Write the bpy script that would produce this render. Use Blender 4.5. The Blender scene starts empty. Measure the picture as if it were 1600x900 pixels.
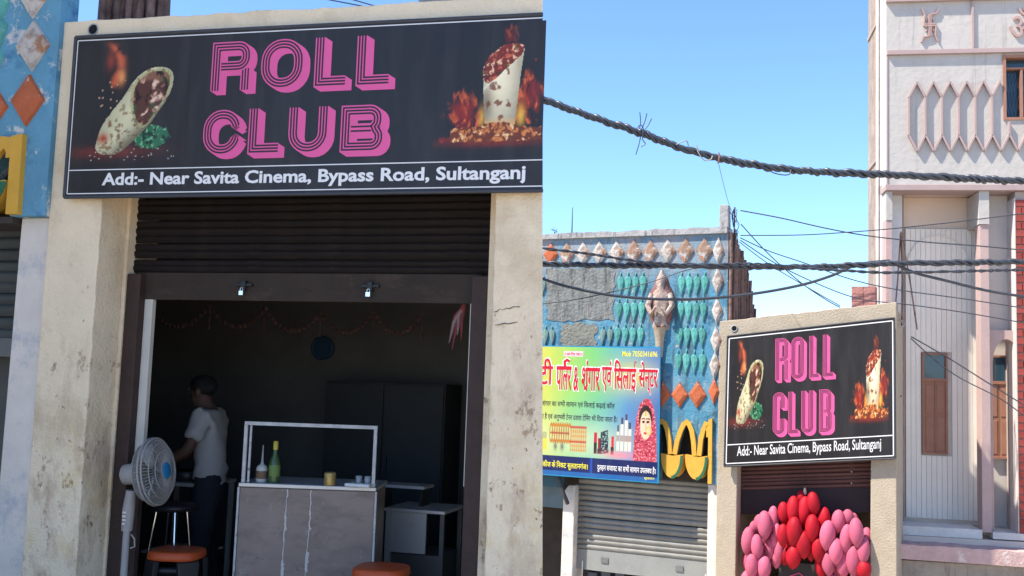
import bpy, bmesh, math, random
import numpy as np
from mathutils import Vector, Matrix

# ---------------------------------------------------------------- camera, sky, sun, exposure
RAD = math.radians
sc = bpy.context.scene
COL = sc.collection
rnd = random.Random(11)

cam = bpy.data.cameras.new('camera')
cam.sensor_width = 36.0
cam.lens = 36.0
cam.clip_start = 0.05
cam.clip_end = 2000
cam_ob = bpy.data.objects.new('camera', cam)
cam_ob.matrix_world = (Matrix.Translation((0, 0, 1.5)) @ Matrix.Rotation(RAD(95.5), 4, 'X')
                       @ Matrix.Rotation(RAD(2.0), 4, 'Z'))
COL.objects.link(cam_ob)
sc.camera = cam_ob

SUN_AZ, SUN_EL = 74.0, 54.0          # degrees to the left of straight behind the camera, height
sun_dir = Vector((-math.sin(RAD(SUN_AZ)) * math.cos(RAD(SUN_EL)),
                  -math.cos(RAD(SUN_AZ)) * math.cos(RAD(SUN_EL)), math.sin(RAD(SUN_EL))))
world = bpy.data.worlds.new('World')
sc.world = world
world.use_nodes = True
wn = world.node_tree
sky = wn.nodes.new('ShaderNodeTexSky')
sky.sky_type = 'NISHITA'
sky.sun_disc = False
sky.sun_elevation = RAD(SUN_EL)
sky.sun_rotation = math.atan2(sun_dir.x, sun_dir.y)
sky.air_density = 0.88
sky.dust_density = 0.0
sky.ozone_density = 8.5
bg = wn.nodes['Background']
bg.inputs['Strength'].default_value = 0.13
wn.links.new(sky.outputs[0], bg.inputs['Color'])

sun = bpy.data.lights.new('sun', 'SUN')
sun.energy = 3.8
sun.angle = RAD(1.0)
sun.color = (1.0, 0.92, 0.79)
sun_ob = bpy.data.objects.new('sun', sun)
sun_ob.rotation_euler = sun_dir.to_track_quat('Z', 'Y').to_euler()
COL.objects.link(sun_ob)

sc.view_settings.view_transform = 'Standard'
sc.view_settings.look = 'None'
sc.view_settings.gamma = 1.0
sc.view_settings.exposure = 1.32

# ---------------------------------------------------------------- helpers
def lin(r, g, b):
    f = lambda v: (v / 255 / 12.92) if v <= 10.3 else ((v / 255 + 0.055) / 1.055) ** 2.4
    return (f(r), f(g), f(b))

MATS = {}
def mat(name, rgb, rough=0.8, var=0.10, scale=5.0, bump=0.0, bscale=45.0, metal=0.0, spec=0.3,
        spots=(), prand=0.0, coat=0.0, emit=0.0):
    """rgb linear. spots: (rgb, noise scale, threshold, softness[, stretch xyz[, z0, z1]])"""
    if name in MATS:
        return MATS[name]
    m = bpy.data.materials.new(name)
    m.use_nodes = True
    nt = m.node_tree
    N, Lk = nt.nodes, nt.links
    b = N['Principled BSDF']
    b.inputs['Roughness'].default_value = rough
    b.inputs['Metallic'].default_value = metal
    b.inputs['Specular IOR Level'].default_value = spec
    if coat:
        b.inputs['Coat Weight'].default_value = coat
        b.inputs['Coat Roughness'].default_value = 0.15
    tc = N.new('ShaderNodeTexCoord')
    nz = N.new('ShaderNodeTexNoise')
    nz.inputs['Scale'].default_value = scale
    nz.inputs['Detail'].default_value = 6
    nz.inputs['Roughness'].default_value = 0.65
    Lk.new(tc.outputs['Object'], nz.inputs['Vector'])
    rp = N.new('ShaderNodeValToRGB')
    rp.color_ramp.elements[0].position = 0.3
    rp.color_ramp.elements[1].position = 0.7
    rp.color_ramp.elements[0].color = tuple(max(0, c * (1 - var)) for c in rgb) + (1,)
    rp.color_ramp.elements[1].color = tuple(min(1, c * (1 + var)) for c in rgb) + (1,)
    Lk.new(nz.outputs['Fac'], rp.inputs['Fac'])
    col = rp.outputs['Color']
    for k, s in enumerate(spots):
        srgb, ss, th, soft = s[:4]
        st = s[4] if len(s) > 4 and s[4] else (1, 1, 1)
        mp = N.new('ShaderNodeMapping')
        mp.inputs['Scale'].default_value = st
        mp.inputs['Location'].default_value = (3.7 * (k + 1), 1.3 * k, 2.1 * k)
        Lk.new(tc.outputs['Object'], mp.inputs['Vector'])
        n2 = N.new('ShaderNodeTexNoise')
        n2.inputs['Scale'].default_value = ss
        n2.inputs['Detail'].default_value = 7
        n2.inputs['Roughness'].default_value = 0.7
        Lk.new(mp.outputs[0], n2.inputs['Vector'])
        mr = N.new('ShaderNodeMapRange')
        mr.inputs['From Min'].default_value = th
        mr.inputs['From Max'].default_value = th + soft
        Lk.new(n2.outputs['Fac'], mr.inputs['Value'])
        fac = mr.outputs[0]
        if len(s) > 6:
            sx = N.new('ShaderNodeSeparateXYZ')
            Lk.new(tc.outputs['Object'], sx.inputs[0])
            m2 = N.new('ShaderNodeMapRange')
            m2.inputs['From Min'].default_value = s[5]
            m2.inputs['From Max'].default_value = s[6]
            Lk.new(sx.outputs['Z'], m2.inputs['Value'])
            mu = N.new('ShaderNodeMath')
            mu.operation = 'MULTIPLY'
            Lk.new(fac, mu.inputs[0])
            Lk.new(m2.outputs[0], mu.inputs[1])
            fac = mu.outputs[0]
        mx = N.new('ShaderNodeMix')
        mx.data_type = 'RGBA'
        Lk.new(fac, mx.inputs['Factor'])
        Lk.new(col, mx.inputs['A'])
        mx.inputs['B'].default_value = tuple(srgb) + (1,)
        col = mx.outputs['Result']
    if prand:
        oi = N.new('ShaderNodeObjectInfo')
        hv = N.new('ShaderNodeHueSaturation')
        m3 = N.new('ShaderNodeMapRange')
        m3.inputs['To Min'].default_value = 1 - prand
        m3.inputs['To Max'].default_value = 1 + prand
        Lk.new(oi.outputs['Random'], m3.inputs['Value'])
        Lk.new(m3.outputs[0], hv.inputs['Value'])
        Lk.new(col, hv.inputs['Color'])
        col = hv.outputs['Color']
    Lk.new(col, b.inputs['Base Color'])
    if emit:
        Lk.new(col, b.inputs['Emission Color'])
        b.inputs['Emission Strength'].default_value = emit
    if bump:
        n3 = N.new('ShaderNodeTexNoise')
        n3.inputs['Scale'].default_value = bscale
        n3.inputs['Detail'].default_value = 5
        Lk.new(tc.outputs['Object'], n3.inputs['Vector'])
        bp = N.new('ShaderNodeBump')
        bp.inputs['Strength'].default_value = bump
        bp.inputs['Distance'].default_value = 0.02
        Lk.new(n3.outputs['Fac'], bp.inputs['Height'])
        Lk.new(bp.outputs[0], b.inputs['Normal'])
    MATS[name] = m
    return m

def flex(m, col):
    """slack printed vinyl: soft wrinkles and a film of dust, the same over board and print"""
    N, Lk = m.node_tree.nodes, m.node_tree.links
    b = N['Principled BSDF']
    tc = N.new('ShaderNodeTexCoord')
    def noise(scale, st, detail):
        mp = N.new('ShaderNodeMapping'); mp.inputs['Scale'].default_value = st
        Lk.new(tc.outputs['Object'], mp.inputs['Vector'])
        n = N.new('ShaderNodeTexNoise'); n.inputs['Scale'].default_value = scale; n.inputs['Detail'].default_value = detail
        Lk.new(mp.outputs[0], n.inputs['Vector'])
        return n.outputs['Fac']
    mr = N.new('ShaderNodeMapRange')
    mr.inputs['From Min'].default_value = .45; mr.inputs['From Max'].default_value = .8; mr.inputs['To Max'].default_value = .05
    Lk.new(noise(5, (2.2, 1, .35), 7), mr.inputs['Value'])
    mx = N.new('ShaderNodeMix'); mx.data_type = 'RGBA'
    Lk.new(mr.outputs[0], mx.inputs['Factor']); Lk.new(col, mx.inputs['A'])
    mx.inputs['B'].default_value = (.34, .31, .28, 1)
    Lk.new(mx.outputs['Result'], b.inputs['Base Color'])
    bp = N.new('ShaderNodeBump'); bp.inputs['Strength'].default_value = .35; bp.inputs['Distance'].default_value = .03
    Lk.new(noise(2.6, (1, 1, .5), 3), bp.inputs['Height'])
    Lk.new(bp.outputs[0], b.inputs['Normal'])

def print_mat(name, rough=0.42):
    """printed vinyl: colour comes from the artwork's own colour attribute"""
    if name in MATS:
        return MATS[name]
    m = bpy.data.materials.new(name)
    m.use_nodes = True
    b = m.node_tree.nodes['Principled BSDF']
    b.inputs['Roughness'].default_value = rough
    b.inputs['Specular IOR Level'].default_value = 0.35
    a = m.node_tree.nodes.new('ShaderNodeVertexColor')
    a.layer_name = 'ink'
    flex(m, a.outputs['Color'])
    MATS[name] = m
    return m

class MB:
    """collects geometry for ONE mesh"""
    def __init__(s):
        s.v, s.f, s.mi, s.sm = [], [], [], []
    def add(s, verts, faces, mi=0, smooth=False):
        o = len(s.v)
        s.v += [tuple(p) for p in verts]
        for f in faces:
            s.f.append([i + o for i in f]); s.mi.append(mi); s.sm.append(smooth)
        return s
    def box(s, x0, x1, y0, y1, z0, z1, mi=0):
        v = [(x0, y0, z0), (x1, y0, z0), (x1, y1, z0), (x0, y1, z0), (x0, y0, z1), (x1, y0, z1), (x1, y1, z1), (x0, y1, z1)]
        return s.add(v, [(0, 3, 2, 1), (4, 5, 6, 7), (0, 1, 5, 4), (1, 2, 6, 5), (2, 3, 7, 6), (3, 0, 4, 7)], mi)
    def prism(s, poly, y0, y1, mi=0, back=None):
        """polygon in (x, z), front at y0, back at y1 (back: own polygon)"""
        bk = back or poly
        n = len(poly)
        v = [(p[0], y0, p[1]) for p in poly] + [(p[0], y1, p[1]) for p in bk]
        a = sum(poly[i][0] * poly[(i + 1) % n][1] - poly[(i + 1) % n][0] * poly[i][1] for i in range(n))
        fr = list(range(n)); bb = list(range(2 * n - 1, n - 1, -1))
        f = [fr, bb] + [(i, i + n, (i + 1) % n + n, (i + 1) % n) for i in range(n)]
        if a < 0:
            f = [list(reversed(q)) for q in f]
        return s.add(v, f, mi)
    def plan(s, poly, z0, z1, mi=0):
        n = len(poly)
        v = [(p[0], p[1], z0) for p in poly] + [(p[0], p[1], z1) for p in poly]
        a = sum(poly[i][0] * poly[(i + 1) % n][1] - poly[(i + 1) % n][0] * poly[i][1] for i in range(n))
        f = [list(range(n - 1, -1, -1)), list(range(n, 2 * n))] + [(i, (i + 1) % n, (i + 1) % n + n, i + n) for i in range(n)]
        if a < 0:
            f = [list(reversed(q)) for q in f]
        return s.add(v, f, mi)
    def tube(s, path, r, n=8, mi=0, caps=True, closed=False):
        P = [Vector(p) for p in path]
        m = len(P)
        rr = r if isinstance(r, (list, tuple)) else [r] * m
        rings = []
        t0 = (P[1] - P[0]).normalized()
        up = Vector((0, 0, 1)) if abs(t0.z) < 0.9 else Vector((1, 0, 0))
        nrm = t0.cross(up).normalized()
        for i in range(m):
            a = P[i - 1] if (i > 0 or closed) else P[0]
            c = P[(i + 1) % m] if (i < m - 1 or closed) else P[-1]
            t = (c - a).normalized()
            nrm = (nrm - t * nrm.dot(t)).normalized()
            bn = t.cross(nrm)
            rings.append([P[i] + (nrm * math.cos(2 * math.pi * k / n) + bn * math.sin(2 * math.pi * k / n)) * rr[i] for k in range(n)])
        v = [p for rg in rings for p in rg]
        f = []
        for i in range(m if closed else m - 1):
            j = (i + 1) % m
            for k in range(n):
                f.append((i * n + k, i * n + (k + 1) % n, j * n + (k + 1) % n, j * n + k))
        s.add(v, f, mi, True)
        if caps and not closed:
            s.add(rings[0], [list(range(n - 1, -1, -1))], mi)
            s.add(rings[-1], [list(range(n))], mi)
        return s
    def lathe(s, prof, n=16, mi=0, o=(0, 0, 0), M=None, smooth=True):
        """profile of (radius, height) about z"""
        v = []
        for r, h in prof:
            for k in range(n):
                a = 2 * math.pi * k / n
                p = Vector((r * math.cos(a), r * math.sin(a), h))
                if M is not None:
                    p = M @ p
                v.append(p + Vector(o))
        f = []
        for i in range(len(prof) - 1):
            for k in range(n):
                f.append((i * n + k, i * n + (k + 1) % n, (i + 1) * n + (k + 1) % n, (i + 1) * n + k))
        s.add(v, f, mi, smooth)
        if prof[0][0] > 1e-6:
            s.add(v[:n], [list(range(n - 1, -1, -1))], mi)
        if prof[-1][0] > 1e-6:
            s.add(v[-n:], [list(range(n))], mi)
        return s
    def ellipsoid(s, c, r, nu=12, nv=8, mi=0, M=None):
        prof = [(math.sin(math.pi * i / nv), -math.cos(math.pi * i / nv)) for i in range(nv + 1)]
        D = Matrix.Diagonal((r[0], r[1], r[2]))
        if M is not None:
            D = M @ D
        prof[0] = (1e-7, -1); prof[-1] = (1e-7, 1)
        return s.lathe(prof, nu, mi, c, D)
    def mesh(s, name, mats, shear=0.0):
        me = bpy.data.meshes.new(name)
        v = s.v if not shear else [(p[0], p[1], p[2] + shear * p[0]) for p in s.v]
        me.from_pydata(v, [], s.f)
        for m in (mats if isinstance(mats, (list, tuple)) else [mats]):
            me.materials.append(m)
        me.polygons.foreach_set('material_index', s.mi)
        me.polygons.foreach_set('use_smooth', s.sm)
        me.update()
        return me
    def build(s, name, mats, parent=None, frame=None, bevel=0.0, shear=0.0):
        o = link(name, s.mesh(name, mats, shear), parent, frame)
        if bevel:
            bv = o.modifiers.new('bevel', 'BEVEL')
            bv.width = bevel
            bv.segments = 2
            bv.limit_method = 'ANGLE'
        return o

def link(name, data, parent=None, frame=None, loc=None):
    o = bpy.data.objects.new(name, data)
    COL.objects.link(o)
    if parent is not None:
        o.parent = parent
    if frame is not None:
        o.location = frame.pt(0, 0, 0)
        o.rotation_euler = (0, 0, -frame.yaw)
    if loc is not None:
        o.location = loc
    return o

class Frame:
    """facade frame: x along the facade to the right, y into the building, z up"""
    def __init__(s, ox, oy, yaw_deg):
        s.o = Vector((ox, oy, 0)); s.yaw = RAD(yaw_deg)
        s.M = Matrix.Translation(s.o) @ Matrix.Rotation(-s.yaw, 4, 'Z')
    def pt(s, u, w, z):
        return s.M @ Vector((u, w, z))

FL = Frame(0.1469, 5.4247, 15)       # the near shop
FB = Frame(2.6453, 13.0599, 26)      # the blue shop down the street
FS = Frame(2.7427, 12.9958, 26)      # the far balloon shop
FW = Frame(4.7772, 12.9966, 10)      # the white house
SH = 0.10                            # the far shop follows the climb of its street

def tag(o, label, cat=None, group=None, kind=None):
    o['label'] = label
    if cat: o['category'] = cat
    if group: o['group'] = group
    if kind: o['kind'] = kind
    return o

def thing(name, label, cat, frame=None, u=0, w=0, z=0, rot=0, group=None):
    o = bpy.data.objects.new(name, None)
    o.empty_display_size = 0.2
    COL.objects.link(o)
    if frame is not None:
        o.location = frame.pt(u, w, z)
        o.rotation_euler = (0, 0, -frame.yaw + rot)
    return tag(o, label, cat, group)

def structure(o):
    o['kind'] = 'structure'
    return o

def jline(x0, x1, z0, z1, n, amp):
    """jittered line of points from (x0,z0) to (x1,z1)"""
    out = []
    for i in range(n + 1):
        t = i / n
        out.append((x0 + (x1 - x0) * t, z0 + (z1 - z0) * t + (rnd.uniform(-amp, amp) if 0 < i < n else 0)))
    return out

def text_mb(mb, body, u0, u1, z0, z1, w, bold=0.0, mi=0, extrude=0.0, slope=0.0):
    """lettering fitted into a rectangle of the facade plane"""
    cu = bpy.data.curves.new('lettering', 'FONT')
    cu.body = body
    cu.offset = bold
    cu.resolution_u = 3
    ob = bpy.data.objects.new('lettering', cu)
    COL.objects.link(ob)
    dg = bpy.context.evaluated_depsgraph_get()
    me = bpy.data.meshes.new_from_object(ob.evaluated_get(dg))
    co = np.zeros(len(me.vertices) * 3)
    me.vertices.foreach_get('co', co)
    co = co.reshape(-1, 3)
    mn, mx = co.min(0), co.max(0)
    X = u0 + (co[:, 0] - mn[0]) / (mx[0] - mn[0]) * (u1 - u0)
    Z = z0 + (co[:, 1] - mn[1]) / (mx[1] - mn[1]) * (z1 - z0) + slope * (X - u0)
    faces = [list(p.vertices) for p in me.polygons]
    V = [(float(x), w, float(z)) for x, z in zip(X, Z)]
    if faces:
        a = me.polygons[0].normal.z
        if a < 0:
            faces = [f[::-1] for f in faces]
    mb.add(V, faces, mi)
    if extrude:
        # side walls from boundary edges
        cnt = {}
        for f in faces:
            for i in range(len(f)):
                e = (f[i], f[(i + 1) % len(f)])
                cnt[e] = 1
        side = []
        n = len(V)
        V2 = V + [(p[0], p[1] + extrude, p[2]) for p in V]
        for (a, b_) in cnt:
            if (b_, a) not in cnt:
                side.append((a, a + n, b_ + n, b_))
        mb.add(V2, side, mi)
    bpy.data.objects.remove(ob)
    bpy.data.curves.remove(cu)
    bpy.data.meshes.remove(me)

def text_words(body, u0, u1, z0, z1, w, bold, mt, parent, name, slope=0.0, shear=0.0):
    """a line of lettering, each word a piece of its own"""
    src = MB()
    text_mb(src, body, u0, u1, z0, z1, w, bold, slope=slope)
    nw = len(body.split(' '))
    iv = sorted((min(src.v[i][0] for i in f), max(src.v[i][0] for i in f)) for f in src.f)
    gaps, end = [], iv[0][1]
    for a, b in iv:
        if a > end: gaps.append((a - end, (a + end) / 2))
        end = max(end, b)
    cuts = sorted(g[1] for g in sorted(gaps, reverse=True)[:nw - 1])
    parts = [MB() for _ in range(len(cuts) + 1)]
    maps = [{} for _ in parts]
    for f in src.f:
        x = src.v[f[0]][0]
        k = sum(1 for c in cuts if c < x)
        o = []
        for i in f:
            if i not in maps[k]:
                maps[k][i] = len(parts[k].v); parts[k].v.append(src.v[i])
            o.append(maps[k][i])
        parts[k].f.append(o); parts[k].mi.append(0); parts[k].sm.append(False)
    for p in parts:
        p.build(name, mt, parent, shear=shear)

# value noise for the printed artwork
_rs = np.random.RandomState(5)
_T = _rs.rand(64, 64)
def vnoise(x, y):
    xi = np.floor(x).astype(int); yi = np.floor(y).astype(int)
    fx = x - xi; fy = y - yi
    fx = fx * fx * (3 - 2 * fx); fy = fy * fy * (3 - 2 * fy)
    a = _T[xi % 64, yi % 64]; b = _T[(xi + 1) % 64, yi % 64]
    c = _T[xi % 64, (yi + 1) % 64]; d = _T[(xi + 1) % 64, (yi + 1) % 64]
    return (a * (1 - fx) + b * fx) * (1 - fy) + (c * (1 - fx) + d * fx) * fy
def fbm(x, y, o=4):
    s = 0; a = 0.5
    for i in range(o):
        s = s + a * vnoise(x * 2 ** i + 17 * i, y * 2 ** i + 31 * i); a *= 0.5
    return s
def cells(x, y):
    """distance to the nearest scattered point and that point's number"""
    xi = np.floor(x).astype(int); yi = np.floor(y).astype(int)
    best = np.full(x.shape, 9.0); idn = np.zeros(x.shape)
    for dx in (-1, 0, 1):
        for dy in (-1, 0, 1):
            cx = xi + dx; cy = yi + dy
            px = cx + _T[cx % 64, cy % 64]; py = cy + _T[(cx + 20) % 64, (cy + 9) % 64]
            d = np.hypot(x - px, y - py)
            m = d < best
            best = np.where(m, d, best); idn = np.where(m, _T[(cx + 5) % 64, (cy + 41) % 64], idn)
    return best, idn
def inpoly(x, y, P):
    ins = np.zeros(x.shape, bool)
    n = len(P)
    for i in range(n):
        x1, y1 = P[i]; x2, y2 = P[(i + 1) % n]
        if y1 == y2: continue
        c = ((y1 > y) != (y2 > y)) & (x < (x2 - x1) * (y - y1) / (y2 - y1) + x1)
        ins ^= c
    return ins
def sst(a, b, x):
    t = np.clip((x - a) / (b - a), 0, 1)
    return t * t * (3 - 2 * t)
def art(name, painter, box, rect, w, res, parent, frame=None, shear=0.0, matname='printed_vinyl'):
    """a flat print: painter(x, y) gives linear rgb over the artwork's own box (x0,y0,x1,y1, y down)"""
    nx, ny = res
    gx, gy = np.meshgrid(np.linspace(0, 1, nx + 1), np.linspace(0, 1, ny + 1))
    x = box[0] + gx * (box[2] - box[0]); y = box[1] + gy * (box[3] - box[1])
    rgb = np.clip(painter(x, y), 0, 1)
    U = rect[0] + gx * (rect[1] - rect[0]); Z = rect[3] - gy * (rect[3] - rect[2])
    Z = Z + shear * U
    V = np.stack([U, np.full_like(U, w), Z], -1).reshape(-1, 3)
    i = np.arange(ny)[:, None] * (nx + 1) + np.arange(nx)[None, :]
    F = np.stack([i + nx + 1, i + nx + 2, i + 1, i], -1).reshape(-1, 4)
    me = bpy.data.meshes.new(name)
    me.vertices.add(len(V)); me.vertices.foreach_set('co', V.ravel())
    me.loops.add(F.size); me.loops.foreach_set('vertex_index', F.ravel().astype(np.int32))
    me.polygons.add(len(F)); me.polygons.foreach_set('loop_start', np.arange(0, F.size, 4, dtype=np.int32))
    me.update(calc_edges=True)
    at = me.color_attributes.new('ink', 'FLOAT_COLOR', 'POINT')
    c4 = np.ones((len(V), 4), np.float32); c4[:, :3] = rgb.reshape(-1, 3)
    at.data.foreach_set('color', c4.ravel())
    me.materials.append(print_mat(matname))
    return link(name, me, parent, frame)
def L3(r, g, b):
    return np.array(lin(r, g, b))
def mixc(c, col, m):
    m = np.clip(m, 0, 1)[..., None]
    return c * (1 - m) + np.asarray(col) * m

# ---------------------------------------------------------------- materials
cream_near = mat('cream_plaster_near', (0.78, 0.645, 0.455), 0.9, 0.07, 3.0, 0.5, 55,
    spots=[((0.44, 0.31, 0.21), 4.5, 0.50, 0.18, (1, 1, 0.5), 2.2, 1.1), ((0.26, 0.17, 0.11), 9.0, 0.60, 0.06, (1, 1, 0.7), 2.2, 1.2),
           ((0.58, 0.45, 0.29), 2.2, 0.50, 0.25),
           ((0.66, 0.50, 0.20), 4.0, 0.52, 0.2, None, 1.4, 0.5),
           ((0.16, 0.10, 0.06), 22.0, 0.645, 0.03, (1, 1, 0.6), 2.4, 1.5)])
cream_far = mat('cream_plaster_far', (0.42, 0.355, 0.27), 0.95, 0.08, 5.0, 0.4, 45,
    spots=[((0.37, 0.305, 0.225), 4.0, 0.5, 0.2), ((0.22, 0.18, 0.14), 14.0, 0.68, 0.05)])
brown_paint = mat('brown_oxide_paint', (0.045, 0.026, 0.021), 0.6, 0.2, 8, 0.3, 30)
guide_paint = mat('pale_guide_rail', (0.52, 0.49, 0.42), 0.6, 0.08, 8)
blue_wall = mat('flaking_blue_limewash', lin(98, 150, 176), 0.9, 0.16, 3.0, 0.4, 40,
    spots=[((0.56, 0.56, 0.54), 4.5, 0.545, 0.05), (lin(48, 100, 140), 3.0, 0.54, 0.15),
           ((0.52, 0.50, 0.46), 9.0, 0.67, 0.04)])
blue_old = mat('weathered_blue_limewash', lin(78, 134, 160), 0.95, 0.2, 2.5, 0.5, 35,
    spots=[(lin(128, 156, 168), 2.2, 0.49, 0.14), (lin(48, 92, 116), 3.4, 0.53, 0.14),
           (lin(70, 92, 104), 4.0, 0.50, 0.16, (2.5, 1, 0.25)),
           ((0.42, 0.41, 0.39), 9.0, 0.60, 0.07),
           (lin(150, 152, 156), 3.0, 0.36, 0.22, (1.6, 1, 0.6), 2.75, 3.35)])
M_pale = mat('flaked_white_tile', (0.46, 0.42, 0.38), 0.85, 0.2, 9, 0.8, 22, prand=0.15,
    spots=[(lin(150, 110, 85), 7, 0.49, 0.12), ((0.22, 0.22, 0.22), 10, 0.55, 0.1)])
M_orange = mat('orange_tile', lin(178, 96, 62), 0.8, 0.15, 8, 0.4, 30, prand=0.12,
    spots=[((0.55, 0.50, 0.46), 16, 0.63, 0.06)])
M_tan = mat('worn_tan_tile', lin(150, 122, 104), 0.85, 0.2, 8, 0.8, 22, prand=0.15,
    spots=[((0.46, 0.45, 0.44), 9, 0.52, 0.06), (lin(190, 120, 80), 6, 0.55, 0.1)])
M_green = mat('green_leaf_tile', lin(82, 150, 144), 0.8, 0.16, 9, 0.6, 25, prand=0.2,
    spots=[(lin(140, 172, 166), 10, 0.58, 0.08), (lin(40, 84, 84), 8, 0.58, 0.1)])
M_greenold = mat('faded_leaf_tile', lin(112, 140, 134), 0.85, 0.15, 9, 0.3, 30, prand=0.1)
M_yellow = mat('yellow_ornament_paint', lin(206, 158, 62), 0.7, 0.08, 8, 0.2, 30)
M_dgreen = mat('dark_green_paint', lin(40, 96, 70), 0.7, 0.1, 8)
M_void = mat('dark_void_fill', (0.05, 0.042, 0.038), 0.9, 0.2, 6)  # near-black colour stands in for the shade inside openings
M_grey = mat('grey_blue_limewash', (0.66, 0.60, 0.53), 0.9, 0.08, 4, 0.2, 60,
    spots=[((0.25, 0.25, 0.25), 30, 0.68, 0.03), ((0.40, 0.42, 0.44), 3, 0.52, 0.15)])
M_patch = mat('bare_grey_render', (0.19, 0.20, 0.195), 0.95, 0.25, 5, 0.9, 25, prand=0.1,
    spots=[((0.09, 0.09, 0.085), 4, 0.48, 0.15, (3, 1, 0.5)), ((0.26, 0.25, 0.23), 5, 0.55, 0.1, (2.5, 1, 0.5))])
M_coping = mat('sooty_coping', (0.34, 0.33, 0.33), 0.95, 0.25, 6, 0.6, 20,
    spots=[((0.10, 0.10, 0.10), 7, 0.55, 0.12, (3, 1, 0.6))])
M_stick = mat('weathered_bark_sticks', (0.17, 0.105, 0.085), 0.95, 0.4, 12, 0.8, 25, prand=0.3)
M_shut_near = mat('dark_brown_shutter', (0.012, 0.009, 0.0085), 0.7, 0.2, 6, 0.1, 40, prand=0.12, spec=.15,
    spots=[((0.026, 0.018, 0.014), 5, .56, .12, (0.6, 1, 3))])
M_shutbar = mat('shutter_bottom_plate', (0.036, 0.026, 0.020), 0.65, 0.2, 4, 0.1, 30, spec=.2, spots=[((0.065, .046, .035), 4, .54, .15, (.7, 1, 2)), ((.02, .015, .012), 9, .6, .1)])
M_shut_grey = mat('grey_steel_shutter', (0.22, 0.22, 0.205), 0.6, 0.15, 5, 0.1, 40, prand=0.12,
    spots=[((0.15, 0.12, 0.095), 5, 0.56, 0.12, (.6, 1, 3)), ((.30, .29, .27), 3, .56, .1)])
M_shut_far = mat('maroon_shutter', (0.13, 0.060, 0.055), 0.6, 0.15, 5, 0.1, 40, prand=0.12)
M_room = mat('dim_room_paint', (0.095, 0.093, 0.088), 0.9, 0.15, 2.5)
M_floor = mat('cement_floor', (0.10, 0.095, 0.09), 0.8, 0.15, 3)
M_board = mat('black_sign_vinyl', (0.017, 0.015, 0.016), 0.42, 0.1, 2.0, spec=0.35)
flex(M_board, M_board.node_tree.nodes['Principled BSDF'].inputs['Base Color'].links[0].from_socket)
M_frame = mat('dark_sign_frame', (0.05, 0.052, 0.06), 0.5, 0.1, 6)
M_pink = mat('pink_vinyl', (0.72, 0.105, 0.30), 0.45, 0.03, 3)
M_inkdark = mat('dark_vinyl_lines', (0.03, 0.018, 0.032), 0.45, 0.05, 3)
M_white = mat('white_vinyl', (0.74, 0.73, 0.72), 0.5, 0.03, 3)
M_steel = mat('brushed_steel', (0.50, 0.49, 0.47), 0.35, 0.08, 5, metal=0.45, spots=[((0.3, 0.3, 0.3), 6, 0.6, 0.2)])
M_chrome = mat('chrome', (0.75, 0.75, 0.75), 0.15, 0.03, 5, metal=1.0)
M_black = mat('black_plastic', (0.018, 0.018, 0.02), 0.35, 0.1, 6)
M_cable = mat('black_cable_sheath', (0.05, 0.056, 0.068), 0.35, 0.15, 10, spec=0.5)
M_rust = mat('rusty_iron', (0.09, 0.055, 0.045), 0.8, 0.3, 20)

# ---------------------------------------------------------------- ground
def ground_z(x, y):
    t = min(max((y - 6.6) / 4.2, 0), 1)
    return -0.2 - 1.6 * t * t * (3 - 2 * t)
gx = [-300, -120, -60, -30, -20, -14] + [-10 + i for i in range(25)] + [18, 24, 40, 80, 160, 300]
gy = [-120, -60, -30, -15, -8] + [-4 + i * 0.8 for i in range(25)] + [18, 22, 30, 50, 90, 160, 320]
g = MB()
g.add([(x, y, ground_z(x, y)) for y in gy for x in gx],
      [(j * len(gx) + i, j * len(gx) + i + 1, (j + 1) * len(gx) + i + 1, (j + 1) * len(gx) + i)
       for j in range(len(gy) - 1) for i in range(len(gx) - 1)], 0, True)
structure(g.build('ground', mat('dusty_ground', (0.52, 0.44, 0.34), 0.95, 0.2, 0.8, 0.4, 6)))

# ---------------------------------------------------------------- sign lettering and artwork
def band(mb, path, a, b, w, mi, closed=False):
    """flat ribbon between two offsets of a centre line in the sign plane"""
    n = len(path)
    P = np.array(path, float)
    lo, hi = [], []
    for i in range(n):
        p = P[i]
        d1 = P[i] - P[i - 1] if (i > 0 or closed) else None
        d2 = P[(i + 1) % n] - P[i] if (i < n - 1 or closed) else None
        ns = []
        for d in (d1, d2):
            if d is not None:
                q = np.array([-d[1], d[0]]) / (np.hypot(*d) + 1e-12)
                ns.append(q)
        m = sum(ns) / len(ns)
        k = 1 / max(0.35, m @ m)
        lo.append(p + m * k * a); hi.append(p + m * k * b)
    V = [(p[0], w, p[1]) for p in lo] + [(p[0], w, p[1]) for p in hi]
    F = []
    for i in range(n if closed else n - 1):
        j = (i + 1) % n
        F.append((i, i + n, j + n, j))
    q = [Vector(V[t]) for t in F[0]]
    if (q[1] - q[0]).cross(q[2] - q[0]).y > 0:
        F = [f[::-1] for f in F]
    mb.add(V, F, mi)

def arc(cx, cz, rx, rz, a0, a1, n=6):
    return [(cx + rx * math.cos(RAD(a0 + (a1 - a0) * i / n)), cz + rz * math.sin(RAD(a0 + (a1 - a0) * i / n))) for i in range(n + 1)]

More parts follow.
